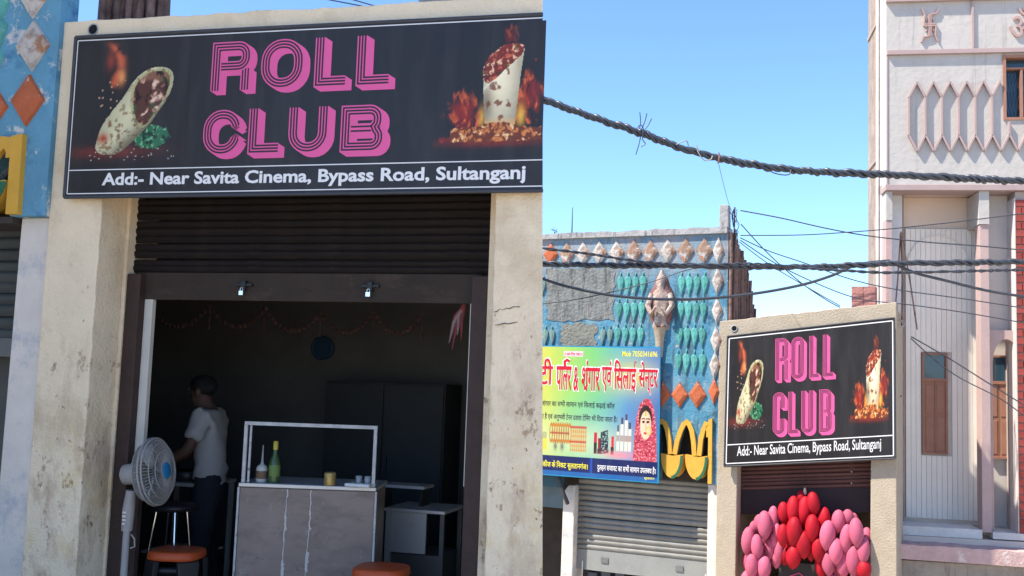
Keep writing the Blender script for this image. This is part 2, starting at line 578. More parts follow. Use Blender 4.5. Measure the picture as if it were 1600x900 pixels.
def letter_paths(ch, x0, x1, z0, z1, W):
    h = W / 2
    l, r, b, t = x0 + h, x1 - h, z0 + h, z1 - h
    w_ = r - l; hh = t - b
    q = min(w_ * 0.48, hh * 0.42)
    m = b + hh * 0.49
    if ch == 'O':
        return [(arc(r - q, t - q, q, q, 0, 90) + arc(l + q, t - q, q, q, 90, 180) + arc(l + q, b + q, q, q, 180, 270) + arc(r - q, b + q, q, q, 270, 360), True)]
    if ch == 'C':
        return [([(r, t - hh * .36)] + arc(r - q, t - q, q, q, 0, 90) + arc(l + q, t - q, q, q, 90, 180) + arc(l + q, b + q, q, q, 180, 270) + arc(r - q, b + q, q, q, 270, 360) + [(r, b + hh * .36)], False)]
    if ch == 'L':
        return [([(l, z1), (l, b), (x1, b)], False)]
    if ch == 'U':
        return [([(l, z1)] + arc(l + q, b + q, q, q, 180, 270) + arc(r - q, b + q, q, q, 270, 360) + [(r, z1)], False)]
    k = min(w_ * 0.45, hh * 0.22)
    if ch == 'R':
        return [([(r, m - h * .5), (r, z0)], False),
                ([(l, z0), (l, t)] + arc(r - k, t - k, k, k, 90, 0) + arc(r - k, m + k, k, k, 0, -90) + [(l + h, m)], False)]
    if ch == 'B':
        s = .05 * w_
        return [([(l + h, m), (r - k, m)], False),
                ([(l, b), (l, t)] + arc(r - k - s, t - k, k, k, 90, 0) + arc(r - k - s, m + k, k, k, 0, -50, 4) + arc(r - k, m - k, k, k, 50, 0, 4) + arc(r - k, b + k, k, k, 0, -90), True)]

def sign_letter(ch, x0, x1, z0, z1, W, sx, sz, w, parent, shear=0.0):
    mb = MB()
    ps = letter_paths(ch, x0, x1, z0, z1, W)
    n = 7
    for i in range(n, 0, -1):               # the solid drop shade, swept down to the right
        t = i / n
        for p, c in ps:
            band(mb, [(a + sx * t, b + sz * t) for a, b in p], -W / 2, W / 2, w - 0.00012 * (n - i), 0, c)
    for k, (p, c) in enumerate(ps):
        band(mb, p, -W / 2, W / 2, w - 0.0012 - k * 0.0003, 0, c)
    for k, (p, c) in enumerate(ps):
        offs = (-2 / 7, 0, 2 / 7)
        if ch == 'B' and k == 0: offs = (-.2, .2)
        zz = 0.0022 if (k == len(ps) - 1) else 0.00135
        if ch == 'B' and k == 0: zz = 0.0022
        for o in offs:
            band(mb, p, (o - 1 / 12.5) * W, (o + 1 / 12.5) * W, w - zz, 1, c)
    return mb.build('letter', [M_pink, M_inkdark], parent, shear=shear)

def chaikin(P, n=2):
    for _ in range(n):
        Q = []
        for i in range(len(P)):
            a, b = P[i], P[(i + 1) % len(P)]
            Q += [(a[0] * .75 + b[0] * .25, a[1] * .75 + b[1] * .25), (a[0] * .25 + b[0] * .75, a[1] * .25 + b[1] * .75)]
        P = Q
    return P
BGINK = np.array([0.017, 0.015, 0.016])
def paint_open_wrap(x, y):
    c = np.ones(x.shape + (3,)) * BGINK
    n1 = fbm(x / 40, y / 40); n2 = fbm(x / 14, y / 14); cd, ci = cells(x / 26, y / 26)
    xw = x + (fbm(x / 22 + 7, y / 22) - .5) * 60; yw = y + (fbm(x / 22, y / 22 + 19) - .5) * 60
    # red glow on the table
    g = np.exp(-(((x - 470) / 170) ** 2 + ((y - 592) / 22) ** 2))
    c = mixc(c, L3(120, 44, 34), g * (0.35 + 0.9 * n2))
    # wisps of flame at the top
    px = 440 + 30 * np.sin((y - 170) / 45) + (y - 170) * 0.28
    f = np.exp(-((x - px) / (10 + 8 * n1 * 2)) ** 2) * sst(165, 200, y) * (1 - sst(330, 360, y)) * sst(0.35, 0.6, n1 + .1)
    c = mixc(c, L3(196, 92, 58), f)
    f2 = np.exp(-(((x - 450) / 17) ** 2 + ((y - 245) / 32) ** 2)); c = mixc(c, L3(150, 60, 44), f2 * 0.8)
    f3 = np.exp(-(((x - 500) / 15) ** 2 + ((y - 310) / 26) ** 2)); c = mixc(c, L3(224, 146, 86), f3)
    sp = (cd < 0.14) & (ci > 0.55) & (x > 400) & (x < 520) & (y > 320) & (y < 480)
    c = mixc(c, L3(190, 150, 120), sp * 1.0)
    # salad
    gm = np.exp(-(((x - 640) / 82) ** 2 + ((y - 540) / 48) ** 2)) > 0.45 + 0.35 * (n2 - .5)
    c = mixc(c, L3(38, 104, 70), gm * 1.0)
    c = mixc(c, L3(120, 176, 130), gm * sst(0.52, 0.62, fbm(x / 9, y / 9)))
    c = mixc(c, L3(22, 52, 40), gm * sst(0.55, 0.65, fbm(x / 16 + 9, y / 16)))
    # tortilla
    B = [(405, 585), (418, 530), (430, 490), (470, 438), (520, 378), (548, 332), (590, 292), (640, 276), (690, 280), (716, 305), (716, 350), (700, 395), (660, 452), (625, 500), (585, 535), (540, 575), (505, 602), (450, 602)]
    B = chaikin(B)
    m = inpoly(x + (n2 - .5) * 6, y + (n1 - .5) * 8, B)
    d = ((x - 470) * 0.62 + (y - 470) * 0.78)
    base = L3(206, 200, 160)
    sh = 0.55 + 0.5 * np.clip(1 - np.abs((x - 405 - (602 - y) * 0.55) / 150 - .35), 0, 1) + 0.18 * (n1 - .5)
    tor = np.clip(base[None, None, :] * sh[..., None], 0, 1)
    tor = mixc(tor, L3(150, 124, 88), sst(0.5, 0.7, n2))
    br = sst(0.42, 0.1, cells(xw / 34 + 3, yw / 40)[0]) * (cells(xw / 34 + 3, yw / 40)[1] > 0.6)
    tor = mixc(tor, L3(118, 74, 48), br * 0.9)
    tor = mixc(tor, L3(70, 56, 40), sst(-6, 62, (x - 470) * .70 + (y - 560) * .9) * .75)
    tor = mixc(tor, L3(170, 60, 34), np.exp(-(((x - 440) / 20) ** 2 + ((y - 540) / 20) ** 2)))
    c = np.where(m[..., None], tor, c)
    O = [(556, 352), (585, 312), (630, 294), (672, 292), (700, 308), (702, 345), (688, 388), (660, 430), (628, 478), (606, 500), (578, 480), (560, 440), (552, 395)]
    mo = inpoly(x + (n2 - .5) * 10, y, chaikin(O))
    cd2, ci2 = cells(xw / 40, yw / 52 + xw / 90)
    fil = L3(84, 48, 38)[None, None, :] * np.ones(x.shape + (1,))
    fil = mixc(fil, L3(190, 130, 104), (ci2 > 0.35) * sst(0.5, 0.2, cd2))
    fil = mixc(fil, L3(226, 196, 172), (ci2 > 0.62) * sst(0.4, 0.1, cd2))
    fil = mixc(fil, L3(52, 84, 50), sst(0.62, 0.72, n1 + (x > 670) * .1))
    fil = mixc(fil, L3(140, 96, 70), sst(335, 318, y) * .8)
    fil = mixc(fil, L3(30, 18, 16), sst(0.55, 0.75, cd2))
    rim = inpoly(x, y, chaikin([(631 + (a - 631) * 1.13, 392 + (b - 392) * 1.09) for a, b in O])) & m
    c = mixc(c, L3(168, 164, 112), rim * .75)
    c = mixc(c, L3(92, 88, 60), rim * sst(.5, .62, n2) * .7)
    c = np.where(mo[..., None], fil, c)
    cr = (cells(x / 15, y / 12)[0] < 0.2) & (cells(x / 15, y / 12)[1] > 0.72) & (y > 575) & (y < 625) & (x > 380) & (x < 740)
    c = mixc(c, L3(180, 180, 170), cr * 1.0)
    return c

def paint_standing_wrap(x, y):
    c = np.ones(x.shape + (3,)) * BGINK
    n1 = fbm(x / 34, y / 55); n2 = fbm(x / 13, y / 13); n3 = fbm(x / 22 + 40 + n1 * 2, y / 40 + n1 * 2)
    xw = x + (fbm(x / 20 + 7, y / 20) - .5) * 55; yw = y + (fbm(x / 20, y / 20 + 19) - .5) * 55
    def flame(cx, cy, rx, ry, k):
        e = np.exp(-(((x - cx) / rx) ** 2 + ((y - cy) / ry) ** 2))
        return sst(0.42, 0.85, e * 0.75 + (n3 - 0.4) * 0.9) * sst(0.12, .3, e) * k
    for cx, cy, rx, ry, k in [(815, 480, 85, 95, .9), (1085, 420, 62, 120, .9), (990, 190, 40, 55, .35), (750, 575, 75, 18, .7), (1040, 470, 60, 70, .8)]:
        f = flame(cx, cy, rx, ry, k)
        c = mixc(c, L3(150, 40, 30), f)
        c = mixc(c, L3(224, 110, 52), f * sst(0.5, 0.72, n3))
    # reflection
    c = mixc(c, L3(130, 42, 28), np.exp(-(((x - 930) / 190) ** 2 + ((y - 590) / 16) ** 2)) * (0.4 + n2))
    c = mixc(c, L3(240, 190, 70), np.exp(-(((x - 1045) / 16) ** 2 + ((y - 490) / 38) ** 2)) * .8)
    c = mixc(c, L3(240, 180, 70), np.exp(-(((x - 888) / 12) ** 2 + ((y - 495) / 38) ** 2)) * .7)
    Bd = [(887, 300), (892, 420), (902, 530), (1022, 530), (1034, 400), (1040, 330), (1052, 232), (1000, 250), (930, 260)]
    m = inpoly(x, y, Bd)
    s = np.clip((x - 890) / 145, 0, 1)
    sh = 0.45 + 0.75 * np.sin(np.pi * np.clip(s * 0.75 + .2, 0, 1)) * 0.85
    sh = sh * (0.62 + 0.5 * sst(560, 330, y)) + (n2 - .5) * .15
    tor = np.clip(L3(228, 214, 176)[None, None, :] * sh[..., None], 0, 1)
    tor = mixc(tor, L3(92, 70, 52), np.exp(-(((x - 905) / 28) ** 2 + ((y - 440) / 80) ** 2)) * .7)
    bd, bi = cells(xw / 34 + 8, yw / 46 + 2)
    tor = mixc(tor, L3(124, 62, 34), sst(0.38, 0.22, bd) * (bi > 0.5) * .9)
    tor = mixc(tor, L3(250, 244, 220), np.exp(-np.abs((y - 330) + (x - 930) * 0.9 - 20) / 6) * .6)
    tor = mixc(tor, L3(246, 170, 60), sst(490, 530, y) * .6)
    c = np.where(m[..., None], tor, c)
    T = [(885, 345), (886, 295), (915, 250), (960, 215), (1005, 208), (1050, 222), (1048, 250), (1000, 292), (950, 335), (905, 368)]
    mt = inpoly(x + (n2 - .5) * 16, y + (n3 - .5) * 12, chaikin(T))
    cd, ci = cells(xw / 20, yw / 16)
    fil = L3(122, 44, 30)[None, None, :] * np.ones(x.shape + (1,))
    fil = mixc(fil, L3(206, 104, 70), (ci > .4) * sst(.55, .2, cd))
    fil = mixc(fil, L3(236, 190, 150), (ci > .72) * sst(.5, .2, cd))
    fil = mixc(fil, L3(120, 140, 60), ((ci > .3) & (ci < .38)) * sst(.5, .2, cd))
    fil = mixc(fil, L3(60, 26, 22), (y > 290) * sst(.45, .6, n2) * .8)
    c = np.where(mt[..., None], fil, c)
    top = 545 - 22 * np.exp(-((x - 950) / 70) ** 2) - 20 * n2
    mk = (y > top) & (y < 583 + 8 * n2) & (x > 762) & (x < 1128)
    cd, ci = cells(xw / 27, yw / 19)
    ch = L3(110, 50, 28)[None, None, :] * np.ones(x.shape + (1,))
    ch = mixc(ch, L3(214, 128, 66), (ci > .3) * sst(.6, .2, cd))
    ch = mixc(ch, L3(246, 208, 150), (ci > .7) * sst(.4, .1, cd))
    c = np.where(mk[..., None], ch, c)
    return c

def make_sign(root, o):
    """o: board outline (4 corners, x-z), front w, lines, letters, address, artwork rectangles"""
    wf, sh = o['w'], o.get('shear', 0.0)
    q = o['board']                         # left bottom, left top, right top, right bottom
    MB().prism(q, wf, wf + 0.045, back=o.get('back')).build('panel', M_board, root, shear=sh)
    fr = MB()
    for a, b in ((0, 1), (1, 2), (3, 0)) + (((2, 3),) if o.get('closed') else ()):
        A, B = q[a], q[b]
        fr.tube([(A[0], wf + 0.004, A[1]), (B[0], wf + 0.004, B[1])], 0.011, 6)
    fr.build('frame', M_frame, root, shear=sh)
    ln = MB()
    for a, b in o['lines']:
        band(ln, [a, b], -o['lw'] / 2, o['lw'] / 2, wf - 0.0012, 0)
    ln.build('border_line', M_white, root, shear=sh)
    for ch, x0, x1, z0, z1 in o['letters']:
        sign_letter(ch, x0, x1, z0, z1, o['W'], o['sx'], o['sz'], wf - 0.0015, root, sh)
    text_words('Add:- Near Savita Cinema, Bypass Road, Sultanganj', *o['address'], wf - 0.0016, o['bold'], M_white, root, 'address_word', o.get('aslope', 0), sh)
    art('open_wrap_picture', paint_open_wrap, (310, 165, 780, 640), o['art1'], wf - 0.0008, o['res'], root, shear=sh)
    art('standing_wrap_picture', paint_standing_wrap, o.get('box2', (690, 140, 1135, 620)), o['art2'], wf - 0.0008, o['res'], root, shear=sh)

# relief pieces shared by both blue fronts
def diamond_mesh(hw, hh, mt, name, d=0.035):
    mb = MB()
    P = [(0, hh), (-hw, 0), (0, -hh), (hw, 0)]
    v = [(p[0], 0, p[1]) for p in P] + [(p[0] * .93, -d * .6, p[1] * .93) for p in P] + [(p[0] * .55, -d, p[1] * .55) for p in P]
    f = []
    for a in (0, 4):
        for i in range(4):
            j = (i + 1) % 4
            f.append((a + i, a + j, a + j + 4, a + i + 4))
    f.append((8, 9, 10, 11))
    mb.add(v, [q for q in f])
    return mb.mesh(name, mt)
def leaf_mesh(hw, hh, mt, name, d=0.03):
    mb = MB()
    prof = [(0.0, -1.0), (.30, -.62), (.66, -.2), (.95, .18), (.92, .42), (.55, .62), (.14, .70), (.12, 1.0)]
    out = [(x * hw, z * hh) for x, z in prof] + [(-x * hw, z * hh) for x, z in reversed(prof[1:])]
    n = len(out)
    v = [(p[0], 0, p[1]) for p in out] + [(p[0] * .8, -d * .7, p[1] * .86) for p in out] + [(0, -d, .2 * hh)]
    f = [(i, i + n, (i + 1) % n + n, (i + 1) % n) for i in range(n)] + [(i + n, 2 * n, (i + 1) % n + n) for i in range(n)]
    mb.add(v, [q[::-1] for q in f])
    return mb.mesh(name, mt)
def pieces(name, me, spots, parent, w, jit=0.03):
    for (u, z) in spots:
        o = link(name, me, parent, loc=(u, w, z))
        o.rotation_euler = (0, rnd.uniform(-jit, jit), 0)
        s = rnd.uniform(.96, 1.04)
        o.scale = (s, 1, s)
def slats(parent, u0, u1, z_top, z_bot, pitch, w, mt, name='slat', depth=0.018, shear=0.0):
    prof = [(0.0, 0.0), (-depth * .8, .12), (-depth, .35), (-depth * .75, .62), (0.0, .84), (0.004, 1.0)]
    mb = MB()
    k = len(prof)
    v = [(u0, w + p[0], -p[1] * pitch) for p in prof] + [(u1, w + p[0], -p[1] * pitch) for p in prof]
    mb.add(v, [(i, i + 1, i + 1 + k, i + k) for i in range(k - 1)], 0, True)
    me = mb.mesh(name, mt, shear)
    n = max(1, int(round((z_top - z_bot) / pitch)))
    for i in range(n):
        o = link(name, me, parent, loc=(0, rnd.uniform(-.004, .004), z_top - i * pitch + rnd.uniform(-.0025, .0025)))
        o.rotation_euler = (rnd.uniform(-.02, .02), rnd.uniform(-.0015, .0015), rnd.uniform(-.001, .001))

# ================================================================ NEAR SHOP (left half)
shop = thing('shop_building', 'near cream plastered shop with open dark front under the large black sign', 'shop', FL)
SEAM = lambda z: 0.0826 - 0.0329 * z                 # its right-hand end is not plumb
top = jline(-3.115, -0.036, 3.675, 3.645, 40, 0.006)
outer = [(-3.105, -0.9)] + top + [(SEAM(2.0), 2.0), (SEAM(-.9), -0.9)] \
    + [(-0.238 - .024 * t / 40 + (rnd.uniform(-.004, .004) if t < 40 else 0), -0.9 + 3.52 * t / 40) for t in range(41)] \
    + [(-2.744 + .011 * t / 40 + (rnd.uniform(-.004, .004) if t else 0), 2.62 - 3.52 * t / 40) for t in range(41)]
back = [((p[0] - 0.065 if p[0] > -0.15 else p[0]), p[1]) for p in outer]
MB().prism(outer, 0.0, 0.25, back=back).build('front_wall', cream_near, shop, bevel=0.008)
rw = MB()
rw.plan([(-0.15, 0.25), (-0.36, 0.25), (-1.12, 3.3), (-0.92, 3.3)], -0.9, 3.3)
rw.build('side_wall', cream_near, shop)
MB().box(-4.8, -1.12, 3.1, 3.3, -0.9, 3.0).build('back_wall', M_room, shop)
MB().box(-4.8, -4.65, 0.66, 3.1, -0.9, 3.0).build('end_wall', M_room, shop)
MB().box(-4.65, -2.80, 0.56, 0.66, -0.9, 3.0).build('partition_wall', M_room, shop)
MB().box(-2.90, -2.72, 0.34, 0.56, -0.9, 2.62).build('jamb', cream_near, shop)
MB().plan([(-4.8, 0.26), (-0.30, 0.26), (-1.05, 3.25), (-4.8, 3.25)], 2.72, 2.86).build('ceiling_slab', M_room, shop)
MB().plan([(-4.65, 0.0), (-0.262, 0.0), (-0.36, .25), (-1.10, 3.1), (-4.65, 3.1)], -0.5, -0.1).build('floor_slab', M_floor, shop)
MB().box(-2.718, -2.621, 0.262, 0.335, -0.1, 2.12).build('door_frame', brown_paint, shop, bevel=0.006)
MB().box(-0.46, -0.362, 0.26, 0.335, -0.1, 2.12).build('door_frame', brown_paint, shop, bevel=0.006)
MB().box(-0.362, -0.255, 0.27, 0.33, -0.1, 2.62).build('jamb', cream_near, shop)
MB().box(-2.90, -2.719, 0.252, 0.33, -0.1, 2.62).build('jamb', cream_near, shop)
MB().box(-2.62, -2.562, 0.32, 0.36, 0.93, 2.02).build('guide_rail', guide_paint, shop, bevel=0.004)
MB().box(-2.62, -2.568, 0.322, 0.36, -0.1, 0.928).build('guide_rail', brown_paint, shop)
MB().box(-0.482, -0.461, 0.32, 0.36, 0.93, 1.98).build('guide_rail', guide_paint, shop)
pp = MB()
pp.lathe([(0.032, 0.0), (0.038, 0.0), (0.038, 0.009), (0.031, 0.009), (0.030, 0.001)], 20, M=Matrix.Rotation(RAD(90), 4, 'X').to_3x3(), o=(-2.895, 0.004, 3.612))
pp.build('drain_pipe', mat('grey_pvc', (0.35, 0.36, 0.36), .5), shop)
MB().lathe([(0.0005, 0.0), (0.030, 0.0)], 20, M=Matrix.Rotation(RAD(90), 4, 'X').to_3x3(), o=(-2.895, -0.0035, 3.612)).build('drain_opening', M_black, shop)
# cracks and lumps in the right pillar's render
for u0, z0, pts in [(-0.25, 1.90, 9), (-0.24, 1.83, 8)]:
    p = [(u0 + i * .018, -0.0005, z0 + (i * .0035 if z0 > 1.85 else i * .002) + rnd.uniform(-.006, .006)) for i in range(pts)]
    MB().tube(p, [rnd.uniform(.0012, .004) for _ in p], 5).build('crack', mat('crack_dark', (0.16, 0.13, 0.10), .95), shop)  # thin dark tubes drawn as cracks

# rolled shutter, half way up
sh_root = thing('rolling_shutter', 'dark brown rolling shutter raised above the near shop opening', 'shutter', FL)
slats(sh_root, -2.80, -0.30, 2.70, 2.13, 0.0475, 0.33, M_shut_near, depth=.011)
MB().box(-2.70, -0.42, 0.318, 0.334, 1.965, 2.135).build('bottom_plate', M_shutbar, sh_root, bevel=0.003)
for u in (-1.925, -1.097):
    hs = MB()
    hs.box(u - .055, u + .055, 0.298, 0.317, 2.052, 2.070)
    hs.box(u - .016, u + .016, 0.290, 0.317, 2.030, 2.085)
    hp = hs.build('hasp', M_black, sh_root, bevel=0.003)
    pl = MB()
    pl.box(u - .015, u + .013, 0.272, 0.289, 1.995, 2.022)
    pl.tube([(u - .009, .28, 2.02), (u - .009, .28, 2.036), (u, .28, 2.042), (u + .008, .28, 2.036), (u + .008, .28, 2.02)], .0025, 6)
    tag(pl.build('padlock', M_chrome, None, FL, bevel=0.002),
        'small bright padlock on the shutter plate, ' + ('nearer the left pillar' if u < -1.5 else 'nearer the right pillar'), 'padlock', 'padlocks on the shutter plate')

# signboard
sg = thing('signboard', 'large near black sign reading ROLL CLUB in pink over the open shop', 'sign', FL, 0, 0, 0)
LB = [(-2.966, 2.548), (-2.972, 3.547), (-0.018, 3.511), (0.014, 2.542)]
ux = lambda px: -2.028 + (px - 330) * 0.004038
make_sign(sg, dict(w=-0.06, board=LB, back=[LB[0], LB[1], (-.035, 3.511), (-.004, 2.542)],
    lw=0.006, lines=[((-2.945, 2.568), (-2.950, 3.522)), ((-2.950, 3.522), (-0.018, 3.490)), ((-2.945, 2.568), (0.012, 2.566)), ((-2.946, 2.712), (0.008, 2.708))],
    letters=[('R', ux(334), ux(397), 3.165, 3.458), ('O', ux(414), ux(481), 3.163, 3.456), ('L', ux(498), ux(546), 3.160, 3.452), ('L', ux(562), ux(611), 3.156, 3.448),
             ('C', ux(327), ux(388), 2.782, 3.050), ('L', ux(400), ux(448), 2.782, 3.050), ('U', ux(463), ux(524), 2.780, 3.047), ('B', ux(543), ux(608), 2.778, 3.046)],
    W=0.062, sx=0.041, sz=-0.026, address=(-2.706, -0.083, 2.592, 2.692), bold=0.028, aslope=-0.004,
    art1=(-2.935, -2.16, 2.74, 3.515), art2=(-0.615, 0.004, 2.74, 3.475), box2=(690, 130, 1135, 640), res=(190, 190)))

# bundle of sticks rising behind the parapet
def stick_screen(root, pts, r0):
    for (x, y, z0, z1, lean) in pts:
        mb = MB()
        n = 5
        path = [(x + lean * t / n + rnd.uniform(-.006, .006), y + rnd.uniform(-.01, .01), z0 + (z1 - z0) * t / n) for t in range(n + 1)]
        mb.tube(path, [r0 * rnd.uniform(.75, 1.2) for _ in path], 6)
        mb.build('stick', M_stick, root)
st = thing('stick_screen', 'brown bark stick screen behind the near parapet at the top left', 'screen', FL)
stick_screen(st, [(-3.16 + i * .031, .42 + (i % 3) * .03, 2.9, 4.35 + rnd.uniform(-.1, .1), rnd.uniform(-.01, .02)) for i in range(15)], 0.029)

# rooftop pier and wires over the parapet
rp = thing('brick_pier', 'short dark brick pier just showing above the near parapet', 'pier', FL, -0.83, 0.55, 2.86)
for k in range(9):
    MB().box(-.085 + (k % 2) * .004, .085, -.09, .09, k * .108, k * .108 + .098).build('brick', mat('dark_brick', (0.13, 0.10, 0.09), .9, .3, 9, .5, 30, prand=.2), rp)
MB().box(-.10, .36, -.10, .10, 0.974, 1.02).build('cap', mat('pier_cap', (0.30, 0.28, 0.26), .9), rp)
for k, (a, b) in enumerate([((-1.323, 6.297, 3.918), (-0.92, 6.31, 3.858)), ((-1.181, 6.296, 3.935), (-0.90, 6.31, 3.868))]):
    A, Bq = Vector(a), Vector(b)
    d = (Bq - A)
    path = [A - d * 4, A - d * 1.5, A, Bq, Bq + d * 1.2 + Vector((0, .2, -.3))]
    tag(MB().tube(path, .004, 6).build('wire', M_cable), 'thin dark wire crossing above the near parapet, ' + ('lower of two' if k == 0 else 'upper of two'), 'wire', 'wires above the near parapet')

# ---- blue front beside it
bl = thing('blue_shop_front', 'flaking blue shop front with relief tiles at the left edge', 'shop front', FL)
def blue_arches(root, M, w0, ww, wallm, x_left, z_top, right):
    """lower frieze: arched openings with yellow bands; M maps (u, z)"""
    und = [(-.09, .36)] + [(-.09, .95)]
    a3 = [(-.09, 1.02), (-.105, 1.10), (-.13, 1.11), (-.16, 1.04), (-.19, .92), (-.21, .71)]
    a2 = [(-.27, .71), (-.285, .88), (-.31, 1.02), (-.345, 1.10), (-.38, 1.125), (-.415, 1.10), (-.455, 1.02), (-.50, .88), (-.53, .71)]
    a1 = [(-.59, .71), (-.605, .88), (-.635, 1.02), (-.67, 1.10), (-.71, 1.125), (-.75, 1.10)]
    arcs = [[(-.09, .95)] + a3, a2, a1]
    poly = [(right, z_top), (right, .36)] + und + a3 + a2 + a1 + [(-.75, z_top)]
    MB().prism([M(*p) for p in poly], w0, w0 + ww).build('wall', wallm, root)
    MB().box(M(-.76, .3)[0], M(right - .005, .3)[0], w0 + ww + .02, w0 + ww + .04, M(0, .36)[1], M(0, z_top)[1]).build('recess_back', M_void, root)  # dark panel, the gloom behind the arches put into its colour
    k = M(-.05, 0)[0] - M(-.1, 0)[0]
    for A in arcs:
        mb = MB()
        P = [M(*p) for p in A]
        hw = 0.029 * (k / .05) ** .5
        band(mb, P, -hw, hw, w0 - 0.035, 0)
        n = len(P)
        for s in (-1, 1):
            e1, e2 = MB(), MB()
        v = list(mb.v)
        # sides of the raised band
        V = v + [(p[0], w0 + .01, p[2]) for p in v]
        m = len(v)
        F = [(i, i + 1, i + 1 + m, i + m) for i in range(n - 1)] + [(n + i, n + i + m, n + i + 1 + m, n + i + 1) for i in range(n - 1)]
        mb.add(V, F)
        mb.build('arch_band', M_yellow, root)
    MB().prism([M(-.09, .37), M(-.092, 1.17), M(-.045, 1.19), M(-.04, .37)], w0 - .04, w0 + .005).build('arch_leg', M_yellow, root)
    for c in (-.24, -.56):
        out = [M(c - .145, .715), M(c, .69), M(c + .145, .715)] + [M(c + .145 * math.cos(RAD(-a)), .70 + .29 * math.sin(RAD(-a))) for a in range(15, 180, 15)]
        b = MB().prism(out, w0 - .05, w0 + ww - .01).build('bowl', M_yellow, root)
        cr = [M(c + .150 * math.cos(RAD(-a)), .70 + .30 * math.sin(RAD(-a))) for a in range(0, 100, 10)] + [M(c + .115 * math.cos(RAD(-a)) + .0, .70 + .262 * math.sin(RAD(-a))) for a in range(90, -10, -10)]
        MB().prism(cr, w0 - .056, w0 - .051).build('bowl_edge', M_dgreen, root)
ML = lambda u, z: (-3.275 + (u + .04) * 1.75, 2.452 + (z - .38) * .61)
blue_arches(bl, ML, -0.04, 0.16, blue_wall, None, 1.30, 0.055)
MB().prism([(-6.6, 3.013), (-3.108, 3.013), (-3.112, 4.7), (-6.6, 4.7)], -0.04, 0.12).build('wall', blue_wall, bl)
MB().box(-6.6, -4.53, -0.04, 0.12, 2.44, 3.012).build('wall', blue_wall, bl)
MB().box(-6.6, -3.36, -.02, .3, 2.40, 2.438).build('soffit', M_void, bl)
pieces('diamond_tile', diamond_mesh(.125, .165, M_pale, 'diamond_tile'), [(-3.29, 3.515), (-3.31, 3.85)], bl, -0.041)
pieces('diamond_tile', diamond_mesh(.128, .175, M_orange, 'diamond_tile'), [(-3.295, 3.165), (-3.565, 3.13), (-3.835, 3.14)], bl, -0.041)
pieces('leaf_tile', leaf_mesh(.065, .15, M_green, 'leaf_tile'), [(-3.555, 3.79), (-3.56, 3.60), (-3.575, 3.42), (-3.71, 3.8), (-3.71, 3.6), (-3.71, 3.41)], bl, -0.041)
MB().prism([(-3.35, -.9), (-3.335, 2.44), (-3.112, 2.44), (-3.106, -.9)], 0.03, 0.3).build('pillar', M_grey, bl, bevel=.008)
slats(bl, -6.6, -3.34, 2.44, 1.70, 0.075, 0.36, mat('dark_green_grey_shutter', (0.06, 0.07, 0.07), .6, .15, 5, prand=.1))
MB().box(-6.6, -3.34, .345, .365, 1.58, 1.70).build('bottom_plate', mat('dim_grey_plate', (0.14, 0.145, 0.14), .6), bl)
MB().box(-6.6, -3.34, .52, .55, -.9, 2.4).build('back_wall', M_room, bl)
MB().box(-3.47, -3.36, .38, .46, -.9, 1.6).build('post', mat('mauve_post', (0.28, 0.25, 0.28), .8), bl)
MB().box(-3.47, -3.355, .37, .46, -.9, 0.98).build('post_foot', mat('maroon_foot', (0.05, 0.025, 0.03), .8), bl)

# ---- inside the near shop
FLOOR = -0.1
# person
def skin(name, V, E, rad, m, parent, root=0, sub=2):
    me = bpy.data.meshes.new(name)
    me.from_pydata(V, E, [])
    me.materials.append(m)
    o = link(name, me, parent)
    o.modifiers.new('skin', 'SKIN')
    me.skin_vertices[0].data[root].use_root = True
    for i, r in enumerate(rad):
        me.skin_vertices[0].data[i].radius = r if isinstance(r, tuple) else (r, r)
    s = o.modifiers.new('sub', 'SUBSURF'); s.levels = sub; s.render_levels = sub
    dg = bpy.context.evaluated_depsgraph_get()
    nm = bpy.data.meshes.new_from_object(o.evaluated_get(dg))
    for p in nm.polygons: p.use_smooth = True
    o.modifiers.clear(); o.data = nm
    return o
per = thing('person', 'man in white t-shirt and dark trousers bent over the cooking stand', 'person', FL, -2.80, 1.52, FLOOR - .08, RAD(104))
per.scale = (1.04, 1.04, 1.04)
M_skin = mat('brown_skin', (0.10, 0.055, 0.04), .6, .1, 8)
body_V = [(0, 0, .90), (0, .02, 1.10), (0, .03, 1.30), (0, .05, 1.39), (0, .085, 1.45), (0, .115, 1.52), (0, .10, 1.575),   # pelvis .. crown
          (-.17, .03, 1.33), (-.225, .10, 1.10), (-.17, .33, 1.00), (-.15, .42, .985),
          (.17, .03, 1.33), (.225, .10, 1.10), (.17, .33, 1.00), (.15, .42, .985),
          (-.09, 0, .86), (-.10, .02, .48), (-.10, -.02, .08), (-.11, .12, .04),
          (.09, 0, .86), (.10, .03, .48), (.10, -.02, .08), (.11, .12, .04), (0, .165, 1.495), (0, .155, 1.445)]
body_E = [(0, 1), (1, 2), (2, 3), (3, 4), (4, 5), (5, 6), (2, 7), (7, 8), (8, 9), (9, 10), (2, 11), (11, 12), (12, 13), (13, 14),
          (0, 15), (15, 16), (16, 17), (17, 18), (0, 19), (19, 20), (20, 21), (21, 22), (5, 23), (4, 24)]
body_R = [(.08, .06), (.08, .06), (.09, .065), .055, .062, .085, .07, .055, .042, .032, (.03, .018), .055, .042, .032, (.03, .018),
          .06, .05, .04, (.04, .03), .06, .05, .04, (.04, .03), .02, .035]
bd = skin('body', body_V, body_E, body_R, M_skin, per)
